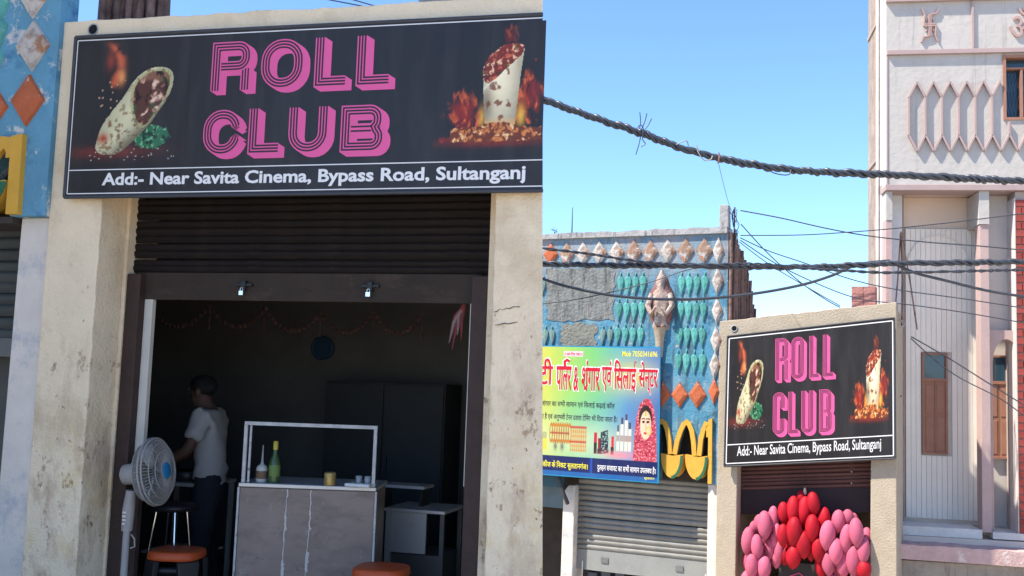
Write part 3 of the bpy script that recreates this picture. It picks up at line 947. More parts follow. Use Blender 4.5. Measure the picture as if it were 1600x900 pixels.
for s in (-1, 1):
    for k, (dx, ln, dz) in enumerate([(-.028, .072, -.012), (-.010, .082, -.014), (.009, .076, -.014), (.026, .058, -.012)]):
        a = Vector((s * .15 + dx, .435, .985))
        skin('finger', [a, a + Vector((0, ln * .55, -.008)), a + Vector((0, ln * .9, dz - .028))], [(0, 1), (1, 2)], [.010, .009, .0075], M_skin, bd, sub=1)
    a = Vector((s * .15 - s * .028, .405, .98))
    skin('thumb', [a, a + Vector((-s * .022, .028, -.008)), a + Vector((-s * .024, .056, -.02))], [(0, 1), (1, 2)], [.012, .010, .008], M_skin, bd, sub=1)
skin('t_shirt', [(0, 0, .78), (0, .0, .96), (0, .02, 1.15), (0, .03, 1.30), (0, .045, 1.375), (-.17, .03, 1.335), (-.215, .085, 1.16), (.17, .03, 1.335), (.215, .085, 1.16)],
     [(0, 1), (1, 2), (2, 3), (3, 4), (3, 5), (5, 6), (3, 7), (7, 8)], [(.158, .125), (.155, .12), (.155, .115), (.15, .108), .062, .075, .07, .075, .07],
     mat('white_cotton', (0.40, 0.385, 0.37), .9, .06, 5, .2, 30), per)
skin('trousers', [(0, 0, 1.0), (0, 0, .86), (-.09, 0, .80), (-.10, .02, .48), (-.10, -.02, .08), (.09, 0, .80), (.10, .03, .48), (.10, -.02, .08)],
     [(0, 1), (1, 2), (2, 3), (3, 4), (1, 5), (5, 6), (6, 7)], [(.12, .09), (.150, .118), .115, .088, .065, .115, .088, .065], mat('dark_denim', (0.02, 0.022, 0.03), .9), per)
hr = MB(); hr.ellipsoid((0, .085, 1.545), (.084, .098, .082), 16, 10)
hr.build('hair', mat('black_hair', (0.012, 0.011, 0.012), .7, .2, 60, .5, 90), per)
for s in (-1, 1):
    MB().ellipsoid((s * .082, .10, 1.50), (.014, .022, .032), 8, 6).build('ear', M_skin, bd)
    MB().ellipsoid((s * .033, .178, 1.525), (.013, .008, .009), 8, 6).build('eye', mat('eye_white', (.07, .06, .06), .6), bd)
MB().ellipsoid((0, .188, 1.462), (.024, .008, .007), 8, 6).build('mouth', mat('lip', (.12, .05, .045), .5), bd)

for nm_ in ('t_shirt', 'trousers'):
    me_ = bpy.data.objects[nm_].data
    for v_ in me_.vertices:
        p_, q_ = v_.co, v_.normal
        f_ = math.sin(p_.z * 34 + p_.x * 22 + 4 * math.sin(p_.y * 17)) * math.sin(p_.z * 13 - p_.x * 9 + p_.y * 11)
        v_.co = p_ + q_ * (.011 * f_ + .004 * math.sin(p_.z * 71 + p_.y * 40))
# food counter with an open glass-case frame
fc = thing('food_counter', 'steel food counter with pale streaked front and empty display frame', 'counter', FL, -1.68, .82, FLOOR, RAD(14))
fc.scale = (.94, 1, 1)
M_cf = mat('dull_counter_sheet', (0.25, 0.195, 0.165), .45, .12, 3, .1, 20, metal=.1, spots=[((0.17, .13, .11), 3, .48, .2, (1, 1, 3)), ((.34, .28, .25), 8, .6, .1), ((.09, .07, .06), 14, .64, .06)])
MB().box(-.46, .46, 0, .5, 0.02, .90).build('cabinet', M_cf, fc, bevel=.004)
MB().box(-.47, .47, -.012, .51, .903, .928).build('counter_top', M_steel, fc, bevel=.004)
fm = mat('scuffed_white_frame', (0.50, 0.49, 0.47), .5, .2, 12, .2, 40, spots=[((.16, .14, .13), 20, .58, .08)])
for x in (-.455, .435):
    MB().box(x, x + .022, 0, .022, .93, 1.295).build('post', fm, fc)
MB().box(-.422, -.408, .02, .034, .93, 1.295).build('post', fm, fc)
MB().box(-.455, .457, 0, .022, 1.296, 1.318).build('rail', fm, fc)
MB().box(.462, .476, -.006, .01, .05, .90).build('edge_strip', fm, fc)
MB().box(-.476, -.462, -.006, .01, .05, .90).build('edge_strip', fm, fc)
for x0 in (-.135, .025):
    gl = MB()
    zs = [.897 - k * .011 for k in range(66)]
    a = b_ = .004
    Lp, Rp = [], []
    cx = x0
    for k, z in enumerate(zs):
        if rnd.random() < .16: a = rnd.choice([.002, .003, .006, .014, .024])
        if rnd.random() < .16: b_ = rnd.choice([.002, .003, .005, .012, .020])
        cx += rnd.uniform(-.0025, .0022)
        Lp.append((cx - a * rnd.uniform(.6, 1.1), -.0035, z)); Rp.append((cx + b_ * rnd.uniform(.6, 1.1), -.0035, z))
    m = len(zs)
    gl.add(Lp + Rp, [(i, i + 1, m + i + 1, m + i) for i in range(m - 1)])
    gl.add([(p[0], .001, p[2]) for p in Lp] + Lp, [(i, i + 1, m + i + 1, m + i) for i in range(m - 1)])
    gl.add(Rp + [(p[0], .001, p[2]) for p in Rp], [(i, i + 1, m + i + 1, m + i) for i in range(m - 1)])
    gl.build('glue_streak', mat('white_sealant', (.60, .55, .51), .6, .15, 30), fc)
def bottle(label, u, w, z, prof, m, cap, mc, lab=None):
    t = thing('bottle', label, 'bottle', FL, u, w, z)
    MB().lathe(prof, 14).build('glass_body', m, t)
    MB().lathe(cap, 12).build('cap', mc, t)
    if lab: MB().lathe(lab[0], 14).build('paper_label', lab[1], t)
zc = FLOOR + .929
mwh = mat('bottle_white', (.5, .48, .42), .5, .1)
bottle('white squeeze bottle with a thin spout in the counter frame', -2.02, .84, zc, [(.036, 0), (.038, .01), (.038, .085), (.03, .10), (.016, .11)], mwh,
       [(.014, .11), (.008, .13), (.0045, .19), (.003, .235)], mat('spout_grey', (.35, .35, .33), .5), ([(.0385, .02), (.0388, .021), (.0388, .07), (.0385, .071)], mat('brown_label', (.16, .10, .06), .6)))
bottle('tall green glass bottle with a yellow cap in the counter frame', -1.93, .84, zc, [(.034, 0), (.036, .01), (.036, .12), (.028, .15), (.014, .18), (.013, .215)],
       mat('green_glass', (.05, .10, .03), .15, .1, 6, spec=.5), [(.016, .21), (.016, .262), (.012, .265)], mat('yellow_cap', (.50, .42, .06), .5), ([(.0365, .04), (.0368, .041), (.0368, .11), (.0365, .111)], mat('green_label', (.14, .22, .06), .6)))
tag(MB().lathe([(.036, 0), (.038, .004), (.037, .04), (.038, .075), (.034, .082), (.02, .083)], 16).build('tin_can', mat('gold_tin', (.42, .30, .10), .4, .3, 30, metal=.4), None, FL), 'small gold tin standing alone on the counter top', 'tin')
bpy.data.objects['tin_can'].location = FL.pt(-1.555, .88, zc)
tr = thing('tray', 'flat pale tray with glasses at the right end of the counter', 'tray', FL, -1.36, .92, zc)
MB().box(-.085, .085, -.06, .06, 0, .022).build('tray_base', mat('white_plastic', (.62, .62, .62), .4), tr, bevel=.006)
for dx in (-.02, .04):
    MB().lathe([(.018, .022), (.022, .065), (.020, .065), (.016, .026)], 12).build('glass', mat('dim_glass', (.30, .33, .35), .1), tr).location = (dx, .02, 0)

# steel sink table
tb = thing('steel_table', 'compact stainless steel unit with a shiny panel behind the counter', 'table', FL, -1.20, 1.6, FLOOR)
M_dkst = mat('shaded_steel', (.10, .10, .10), .45, .1, 5, metal=.6)  # shaded copy of the steel, the darkness is in the colour
MB().box(-.25, .20, -.02, .45, .70, .722).build('table_top', M_steel, tb, bevel=.003)
MB().box(-.20, .06, -.004, .012, .42, .698).build('apron', M_steel, tb)
MB().box(-.24, -.202, -.01, .028, 0, .698).build('leg', M_steel, tb)
for x, y in ((.16, 0), (-.24, .41), (.16, .41)):
    MB().box(x, x + .03, y, y + .03, 0, .698).build('leg', M_dkst, tb)
MB().box(-.20, .155, .02, .44, .02, .41).build('cupboard', M_dkst, tb)
sf = thing('wall_shelf', 'thin steel shelf edge between counter and doorway', 'shelf', FL, -1.36, 1.75, .0)
MB().box(-.22, .14, 0, .22, .745, .765).build('shelf_board', M_steel, sf)
for x in (-.2, .1):
    MB().box(x, x + .02, .02, .2, -.1, .744).build('bracket', M_black, sf)

# dark doorway cabinet on the back wall, round wall fan, work stand
cb = thing('cabinet', 'tall black cabinet against the back wall of the near shop', 'cabinet', FL, -1.92, 3.06, FLOOR)
MB().box(-.52, .53, -.40, .03, 0, 1.60).build('carcass', mat('black_laminate', (.022, .024, .025), .6, .1), cb, bevel=.006)
for s in (-.515, .008):
    MB().box(s, s + .51, -.418, -.402, .06, 1.58).build('door', mat('black_laminate_door', (.024, .026, .027), .6, .1), cb, bevel=.004)
    MB().box(s + (.46 if s < 0 else .03), s + (.475 if s < 0 else .045), -.435, -.419, .85, 1.0).build('handle', M_black, cb)
vf = thing('wall_clock', 'round dark blue clock high on the back wall', 'clock', FL, -2.69, 3.09, 1.78)
RX = Matrix.Rotation(RAD(90), 4, 'X').to_3x3()
MB().lathe([(.105, 0), (.108, .03), (.095, .042), (.088, .034)], 24, M=RX).build('rim', mat('navy_rim', (.02, .05, .09), .3), vf)
MB().lathe([(.0005, .02), (.088, .02)], 24, M=RX).build('face', mat('navy_face', (.012, .03, .055), .5), vf)
MB().box(-.004, .004, -.026, -.022, 0, .06).build('hand', M_grey, vf)
MB().box(0, .045, -.026, -.022, -.004, .004).build('hand', M_grey, vf)
ws = thing('cooking_stand', 'steel cooking stand in front of the man in white', 'stand', FL, -3.02, 1.55, FLOOR)
MB().box(-.30, .22, -.18, .35, .80, .825).build('table_top', M_steel, ws)
for x, y in ((-.29, -.17), (.18, -.17), (-.29, .31), (.18, .31)):
    MB().box(x, x + .03, y, y + .03, 0, .80).build('leg', M_steel, ws)
MB().box(-.25, .17, -.13, .30, .30, .315).build('shelf', M_steel, ws)
MB().lathe([(.10, .83), (.15, .90), (.155, .90), (.105, .826)], 18).build('pan', M_black, ws)
bxs = thing('carton', 'small grey carton on a low stool behind the man', 'box', FL, -2.24, 1.9, FLOOR)
MB().box(-.12, .12, 0, .25, .52, .74).build('carton_body', mat('grey_card', (.25, .24, .23), .8, .2, 12), bxs)
MB().box(-.122, .122, -.004, .0, .66, .70).build('tape', M_grey, bxs)
MB().box(-.13, .13, 0, .26, 0, .518).build('stand', M_black, bxs)

# pedestal fan
fn = thing('pedestal_fan', 'white pedestal fan with blue hub cap beside the left door frame', 'fan', FL, -2.425, .20, FLOOR)
hd = Vector((.035, -.0, 1.017))
RF = Matrix.Rotation(RAD(96), 4, 'Z') @ Matrix.Rotation(RAD(-8), 4, 'X')
R3 = (RF @ Matrix.Rotation(RAD(90), 4, 'X')).to_3x3()
gr = MB()
for rr, hh in ((.20, 0), (.198, .022), (.165, .052), (.12, .07), (.06, .078), (.17, -.05), (.12, -.075), (.06, -.08)):
    gr.tube([hd + R3 @ Vector((rr * math.cos(a), rr * math.sin(a), hh)) for a in [2 * math.pi * i / 36 for i in range(36)]], .0035 if rr < .19 else .006, 5, closed=True)
for i in range(60):
    a = 2 * math.pi * i / 60
    for pr in ([(.04, .08), (.09, .076), (.14, .064), (.18, .04), (.20, 0)], [(.04, -.08), (.10, -.078), (.16, -.055), (.20, 0)]):
        gr.tube([hd + R3 @ Vector((r_ * math.cos(a + .25 * r_), r_ * math.sin(a + .25 * r_), h_)) for r_, h_ in pr], .0022, 4, caps=False)
gr.build('grille', mat('pale_grille', (.30, .28, .26), .5, .08), fn)
for k in range(3):
    a0 = 2 * math.pi * k / 3
    b_ = MB()
    pts = []
    for r_ in (.03, .08, .13, .175):
        for da, hz in ((-.32, .018), (0, 0), (.42, -.02)):
            a = a0 + da * (.6 + r_ * 2)
            pts.append(hd + R3 @ Vector((r_ * math.cos(a), r_ * math.sin(a), hz)))
    b_.add(pts, [(i * 3 + j, i * 3 + j + 1, i * 3 + j + 4, i * 3 + j + 3) for i in range(3) for j in range(2)], 0, True)
    bo = b_.build('blade', mat('fan_blade_grey', (.38, .39, .40), .4), fn)
    so = bo.modifiers.new('thick', 'SOLIDIFY'); so.thickness = .003
MB().lathe([(.0005, .086), (.045, .086), (.052, .080), (.052, .072)], 20, M=R3, o=hd).build('hub_cap', mat('blue_hub', (.015, .17, .36), .5), fn)
MB().lathe([(.055, -.08), (.065, -.10), (.06, -.19), (.03, -.21)], 16, M=R3, o=hd).build('motor_housing', mat('fan_white', (.32, .30, .28), .5), fn)
fb = hd + R3 @ Vector((0, 0, -.14))
MB().tube([(fb.x, fb.y, .90), (fb.x - .01, fb.y, .78), (fb.x - .012, fb.y, .66)], [.03, .036, .032], 12).build('neck', MATS['fan_white'], fn)
ct = MB()
for k in range(4):
    ct.box(fb.x - .02, fb.x + .003, fb.y - .043, fb.y - .035, .70 + k * .022, .712 + k * .022)
ct.build('switch', M_grey, fn)
MB().tube([(fb.x - .012, fb.y, .66), (fb.x - .012, fb.y, .05)], .021, 12).build('pole', MATS['fan_white'], fn)
MB().lathe([(.20, 0), (.20, .02), (.12, .04), (.03, .06)], 24, o=(fb.x - .012, fb.y, 0)).build('base', MATS['fan_white'], fn)
MB().tube([(fb.x + .02, fb.y, .64), (fb.x + .05, fb.y - .01, .62), (fb.x + .05, fb.y, .57), (fb.x + .02, fb.y, .56)], .005, 6).build('clamp_ring', MATS['fan_white'], fn)

# chrome bar stool and two plastic stools
bs = thing('bar_stool', 'round black seated stool with chrome legs behind the fan', 'stool', FL, -2.735, .95, FLOOR)
MB().lathe([(.0005, .685), (.15, .69), (.165, .70), (.168, .72), (.155, .735), (.08, .738), (.0005, .738)], 24).build('seat', M_black, bs)
for k in range(4):
    a = RAD(45 + 90 * k)
    MB().tube([(.10 * math.cos(a), .10 * math.sin(a), .69), (.19 * math.cos(a), .19 * math.sin(a), 0)], .011, 8).build('leg', M_chrome, bs)
MB().tube([(.16 * math.cos(2 * math.pi * i / 28), .16 * math.sin(2 * math.pi * i / 28), .25) for i in range(28)], .007, 6, closed=True).build('foot_ring', M_chrome, bs)
# the chrome arm behind the fan
MB().tube([(-.10, -.08, .735), (-.14, -.10, .82), (-.19, -.12, .90)], .008, 8).build('arm', M_chrome, bs)
def plastic_stool(label, u, w, rot):
    t = thing('plastic_stool', label, 'stool', FL, u, w, FLOOR, rot, 'orange topped plastic stools')
    s = MB()
    def ring(r, z, n=24):
        return [(math.copysign(abs(math.cos(2 * math.pi * i / n)) ** .6, math.cos(2 * math.pi * i / n)) * r, math.copysign(abs(math.sin(2 * math.pi * i / n)) ** .6, math.sin(2 * math.pi * i / n)) * r, z) for i in range(n)]
    R_ = [ring(.150, .462), ring(.160, .466), ring(.163, .48), ring(.158, .508), ring(.145, .516), ring(.05, .512)]
    v = [p for q in R_ for p in q]
    n = 24
    s.add(v, [(i * n + k, i * n + (k + 1) % n, (i + 1) * n + (k + 1) % n, (i + 1) * n + k) for i in range(5) for k in range(n)], 0, True)
    s.add(R_[-1], [list(range(n))]); s.add(R_[0], [list(range(n - 1, -1, -1))])
    s.build('seat', mat('orange_plastic', (.46, .075, .02), .4, .12, 9), t)
    for k in range(4):
        a = RAD(45 + 90 * k)
        c_, s_ = math.cos(a), math.sin(a)
        lg = MB()
        q = [Vector((c_ * r, s_ * r, z)) for r, z in ((.175, .461), (.215, 0))]
        tng = Vector((-s_, c_, 0))
        v = []
        for p, hw in zip(q, (.07, .04)):
            v += [p + tng * hw, p - tng * hw, p - tng * hw - Vector((c_, s_, 0)) * .035, p + tng * hw - Vector((c_, s_, 0)) * .035]
        lg.add(v, [(0, 1, 5, 4), (1, 2, 6, 5), (2, 3, 7, 6), (3, 0, 4, 7), (3, 2, 1, 0), (4, 5, 6, 7)])
        lg.build('leg', M_black, t, bevel=.006)
    for z in (.40, .18):
        sk = MB()
        r = .138 if z > .3 else .16
        for k in range(4):
            a, b2 = RAD(45 + 90 * k), RAD(135 + 90 * k)
            sk.tube([(r * 1.1 * math.cos(a), r * 1.1 * math.sin(a), z), (r * 1.1 * math.cos(b2), r * 1.1 * math.sin(b2), z)], .024 if z > .3 else .012, 6)
        sk.build('stretcher', M_black, t)
plastic_stool('orange topped black plastic stool beside the fan', -2.40, .52, .2)
plastic_stool('orange topped black plastic stool in front of the counter', -1.03, .52, .1)

# paper garlands across the room, tassel at the right jamb
gn = [(-4.15, 2.08), (-3.55, 2.10), (-3.02, 2.09), (-2.50, 2.06), (-2.02, 2.08), (-1.60, 2.06)]
for i in range(len(gn) - 1):
    a, b2 = gn[i], gn[i + 1]
    gm = MB()
    for k in range(15):
        t = k / 14
        u = a[0] + (b2[0] - a[0]) * t
        z = a[1] + (b2[1] - a[1]) * t - .17 * 4 * t * (1 - t)
        r = rnd.uniform(.014, .024)
        gm.ellipsoid((u, 2.6 + rnd.uniform(-.01, .01), z), (r * 1.2, r, r), 7, 5, M=Matrix.Rotation(rnd.uniform(0, 3), 3, 'Y'))
    gm.tube([(a[0] + (b2[0] - a[0]) * t, 2.6, a[1] + (b2[1] - a[1]) * t - .17 * 4 * t * (1 - t)) for t in [k / 14 for k in range(15)]], .004, 4)
    for k in range(3):
        gm.ellipsoid((b2[0], 2.6, b2[1] - .05 - k * .06), (.012, .012, .035), 6, 5)
    tag(gm.build('garland', mat('dusty_pink_garland', (.12, .075, .07), .9, .3, 30, prand=.2), None, FL),
        ['leftmost paper garland loop inside the near shop', 'second paper garland loop from the left inside the near shop', 'middle paper garland loop inside the near shop',
         'fourth paper garland loop from the left inside the near shop', 'rightmost paper garland loop inside the near shop'][i], 'garland', 'paper garlands in the near shop')
ts = thing('ribbon_tassel', 'red and white ribbon tassel hanging at the right jamb', 'ribbon', FL, -.56, .40, 1.98)
for k in range(7):
    dx = rnd.uniform(-.10, .02)
    l = rnd.uniform(.16, .30)
    p = [(0.04, 0, .08), (.02 + dx * .2, rnd.uniform(-.01, .01), -.03), (dx * .6, rnd.uniform(-.01, .01), -.5 * l), (dx, 0, -l)]
    q = MB()
    q.tube(p, [.003, .010, .013, .003], 5)
    q.build('ribbon', mat('red_ribbon', (.16, .03, .035), .7) if k % 3 else mat('pale_ribbon', (.20, .13, .12), .7), ts)
MB().tube([(.05, 0, .20), (.045, 0, .10), (.04, 0, .06)], .004, 5).build('string', M_grey, ts)

# ================================================================ STREET BEYOND (right half)
bb = thing('blue_building', 'weathered blue shop building with relief tiles behind the colourful banner', 'building', FB)
I2 = lambda u, z: (u, z)
MB().prism([(-5.6, 1.262)] + jline(-5.6, .12, 3.55, 3.56, 4, 0) + [(.12, 1.262)], 0, .2).build('wall', blue_old, bb)
blue_arches(bb, I2, 0.0, 0.2, blue_old, None, 1.26, .04)
MB().box(-5.6, -.755, 0, .2, .36, 1.26).build('wall', blue_old, bb)
MB().box(.045, .12, .03, .2, -1.95, 1.26).build('wall', blue_old, bb)
MB().box(.05, .118, .21, 1.35, -1.95, 2.35).build('side_wall', mat('brown_side_render', (.20, .15, .13), .95, .2), bb)
cp = [(-5.6, 3.555)] + [(.11, 3.555)] + list(reversed(jline(-5.6, .11, 3.60, 3.64, 60, .012)))
MB().prism(cp, -.045, .26).build('coping', M_coping, bb)
MB().prism([(0.0, 3.63), (.005, 3.93), (.118, 3.92), (.125, 3.62)], -.03, .10).build('corner_post', M_coping, bb, bevel=.01)
MB().box(-5.6, .05, .21, 1.35, 2.2, 2.35).build('roof_slab', M_coping, bb)
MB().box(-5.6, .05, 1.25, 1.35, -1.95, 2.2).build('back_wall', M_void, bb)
row = [-2.60, -2.36, -2.12, -1.88, -1.64, -1.395, -1.155, -.92, -.68, -.44, -.19]
for i, u in enumerate(row):
    m = M_orange if i == 1 else (M_tan if i in (6, 9, 10, 2, 7) else M_pale)
    pieces('diamond_tile', diamond_mesh(.115, .175, m, 'diamond_tile'), [(u, 3.34)], bb, -.001)
pieces('diamond_tile', diamond_mesh(.075, .19, M_pale, 'diamond_tile'), [(-.008, 3.33), (-.012, 2.94), (-.012, 2.56), (-.02, 2.18), (-.03, 1.86)], bb, -.001)
pieces('diamond_tile', diamond_mesh(.12, .178, M_orange, 'diamond_tile'), [(-.485, 1.47), (-.25, 1.48), (-.715, 1.47)], bb, -.001)
pieces('diamond_tile', diamond_mesh(.075, .18, M_orange, 'diamond_tile'), [(-.035, 1.53)], bb, -.001)
lf = leaf_mesh(.054, .165, M_green, 'leaf_tile')
lo = leaf_mesh(.048, .15, M_greenold, 'leaf_tile')
sp = [(-1.325 + i * .104, 2.91) for i in range(4)] + [(-1.34 + i * .107, 2.56) for i in range(4)] + [(-1.35 + i * .107, 2.23) for i in range(4)]
sp += [(-.485 + i * .102, 2.90) for i in range(4)] + [(-.49 + i * .10, 2.56) for i in range(4)] + [(-.50 + i * .10, 2.23) for i in range(4)]
sp += [(-.505 + i * .105, 2.08 - .02) for i in range(0)] + [(-.51 + i * .107, 1.89) for i in range(4)]
pieces('leaf_tile', lf, sp, bb, -.001)
pieces('leaf_tile', lo, [(-1.56, 2.22), (-1.455, 2.22), (-2.40, 2.20), (-2.30, 2.20), (-2.46, 2.90)], bb, -.001)
def blob(u0, u1, z0, z1, n, amp):
    P = []
    for (a, b) in (((u0, z0), (u1, z0)), ((u1, z0), (u1, z1)), ((u1, z1), (u0, z1)), ((u0, z1), (u0, z0))):
        for i in range(n):
            t = i / n
            P.append((a[0] + (b[0] - a[0]) * t + rnd.uniform(-amp, amp), a[1] + (b[1] - a[1]) * t + rnd.uniform(-amp, amp)))
    return P
MB().prism(blob(-2.40, -1.41, 2.43, 3.14, 12, .025), -.007, .0).build('render_patch', M_patch, bb)
MB().prism(blob(-2.17, -1.66, 2.06, 2.38, 9, .03), -.007, .0).build('render_patch', mat('buff_grey_render', (.20, .20, .17), .95, .25, 5, .9, 25), bb)
# stucco figure: stacked ovals in half relief
fg = MB()
prof = [(2.30, .10, .05), (2.36, .12, .07), (2.42, .10, .075), (2.50, .10, .085), (2.58, .11, .09), (2.66, .12, .095), (2.74, .125, .095), (2.80, .11, .09), (2.84, .075, .08), (2.87, .062, .085), (2.92, .068, .09), (2.97, .066, .088), (3.01, .05, .07), (3.05, .034, .05), (3.10, .012, .02)]
n = 20
V = []
for (z, rx, ry) in prof:
    for k in range(n):
        a = 2 * math.pi * k / n
        fold = 1 + .10 * math.sin(5 * a + z * 9) * (1 if z < 2.8 else .2) + rnd.uniform(-.05, .05)
        V.append((-.755 + rx * math.cos(a) * fold, .0 - ry * math.sin(a) * fold, z + rnd.uniform(-.006, .006)))
fg.add(V, [(i * n + (k + 1) % n, i * n + k, (i + 1) * n + k, (i + 1) * n + (k + 1) % n) for i in range(len(prof) - 1) for k in range(n)], 0, True)
M_fig = mat('worn_stucco_figure', (.36, .27, .23), .95, .3, 9, .7, 30, spots=[((.55, .50, .44), 10, .52, .1), (lin(96, 50, 46), 7, .56, .06)])
fo = fg.build('stucco_figure', M_fig, bb)
ck = MB()
V = []
for (z, rx, ry) in [(2.36, .10, .04), (2.44, .14, .055), (2.55, .165, .06), (2.70, .172, .065), (2.80, .15, .06), (2.88, .10, .055), (2.96, .085, .05), (3.03, .05, .03)]:
    for k in range(n):
        a = 2 * math.pi * k / n
        fold = 1 + .10 * math.sin(7 * a + z * 5) + rnd.uniform(-.06, .06)
        V.append((-.755 + rx * math.cos(a) * fold, -ry * math.sin(a) * fold, z + rnd.uniform(-.01, .01)))
ck.add(V, [(i * n + (k + 1) % n, i * n + k, (i + 1) * n + k, (i + 1) * n + (k + 1) % n) for i in range(7) for k in range(n)], 0, True)
ck.build('cloak', mat('maroon_cloak', lin(128, 92, 88), .95, .3, 9, .6, 30, spots=[((.45, .42, .40), 9, .58, .08)]), fo)
for s in (-1, 1):
    MB().tube([(-.755 + s * .125, -.03, 2.78), (-.755 + s * .165, -.06, 2.62), (-.755 + s * .10, -.12, 2.50), (-.755 + s * .03, -.135, 2.60)], [.035, .042, .035, .02], 8).build('arm', M_fig, fo)
MB().lathe([(.045, 1.95), (.05, 2.05), (.062, 2.2), (.085, 2.31), (.095, 2.335)], 14, o=(-.765, -.01, 0)).build('bracket', mat('buff_bracket', (.42, .33, .24), .9, .2, 8, .4), fo)
# posts and shutter below
MB().prism([(-.10, -1.95), (-.102, .358), (.044, .358), (.044, -1.95)], .03, .42).build('pillar', M_grey, bb, bevel=.008)
MB().prism([(-2.13, -1.95), (-2.12, .10), (-2.04, .20), (-1.955, .20), (-1.955, -1.95)], .12, .5).build('pillar', M_grey, bb, bevel=.008)
MB().box(-5.6, -2.13, .02, .22, .17, .355).build('lintel', mat('dark_blue_lintel', lin(62, 92, 104), .8), bb)
MB().box(-5.6, -2.13, .14, .18, -.12, .165).build('shutter_box', mat('grey_blue_box', lin(96, 112, 118), .7, .15), bb)
dpp = MB()
dpp.tube([(-2.14, .0, .30), (-2.06, -.02, .10), (-2.02, .05, -.04)], .03, 8)
dpp.build('bent_pipe', mat('dark_pipe', (.05, .055, .06), .6), bb)
shb = thing('rolling_shutter', 'grey steel rolling shutter lowered below the colourful banner', 'shutter', FB)
slats(shb, -1.95, -.10, .36, -.65, .0725, .27, M_shut_grey)
MB().box(-1.95, -.10, .258, .274, -.915, -.652).build('bottom_plate', mat('grey_shutter_plate', (.25, .26, .25), .55, .1, 4, .1), shb)
for u in (-1.55, -.52):
    MB().box(u - .05, u + .05, .245, .257, -.80, -.73).build('lock_plate', mat('lock_plate_grey', (.16, .165, .16), .5), shb)
for u in (-1.86, -.17):
    MB().tube([(u, .24, -.80), (u, .235, -1.02)], .010, 6).build('bolt', mat('pale_bolt', (.6, .6, .6), .4), shb)
stp = MB()
for k in range(9):
    stp.box(-1.9 + k * .2, -1.78 + k * .2, .55, .7, -1.8, -1.0 + .1 * (k % 3))
tag(stp.build('stacked_goods', mat('blue_grey_goods', (.12, .15, .20), .7, .3, 4), None, FB), 'row of blue grey goods just showing under the grey shutter', 'goods', kind='stuff')

# stick screen on the blue building's side
s2 = thing('stick_screen', 'brown stick screen closing the side of the blue building above the far shop', 'screen', FB)
pts = []
for i in range(34):
    y = .02 + i * .042
    zt = 3.60 - .30 * (y / .75) if y < .75 else 3.30 - (y - .75) / .65 * .75
    pts.append((.15 + rnd.uniform(-.012, .012), y, 1.9, zt + rnd.uniform(-.03, .03), rnd.uniform(-.01, .03)))
stick_screen(s2, pts, .026)

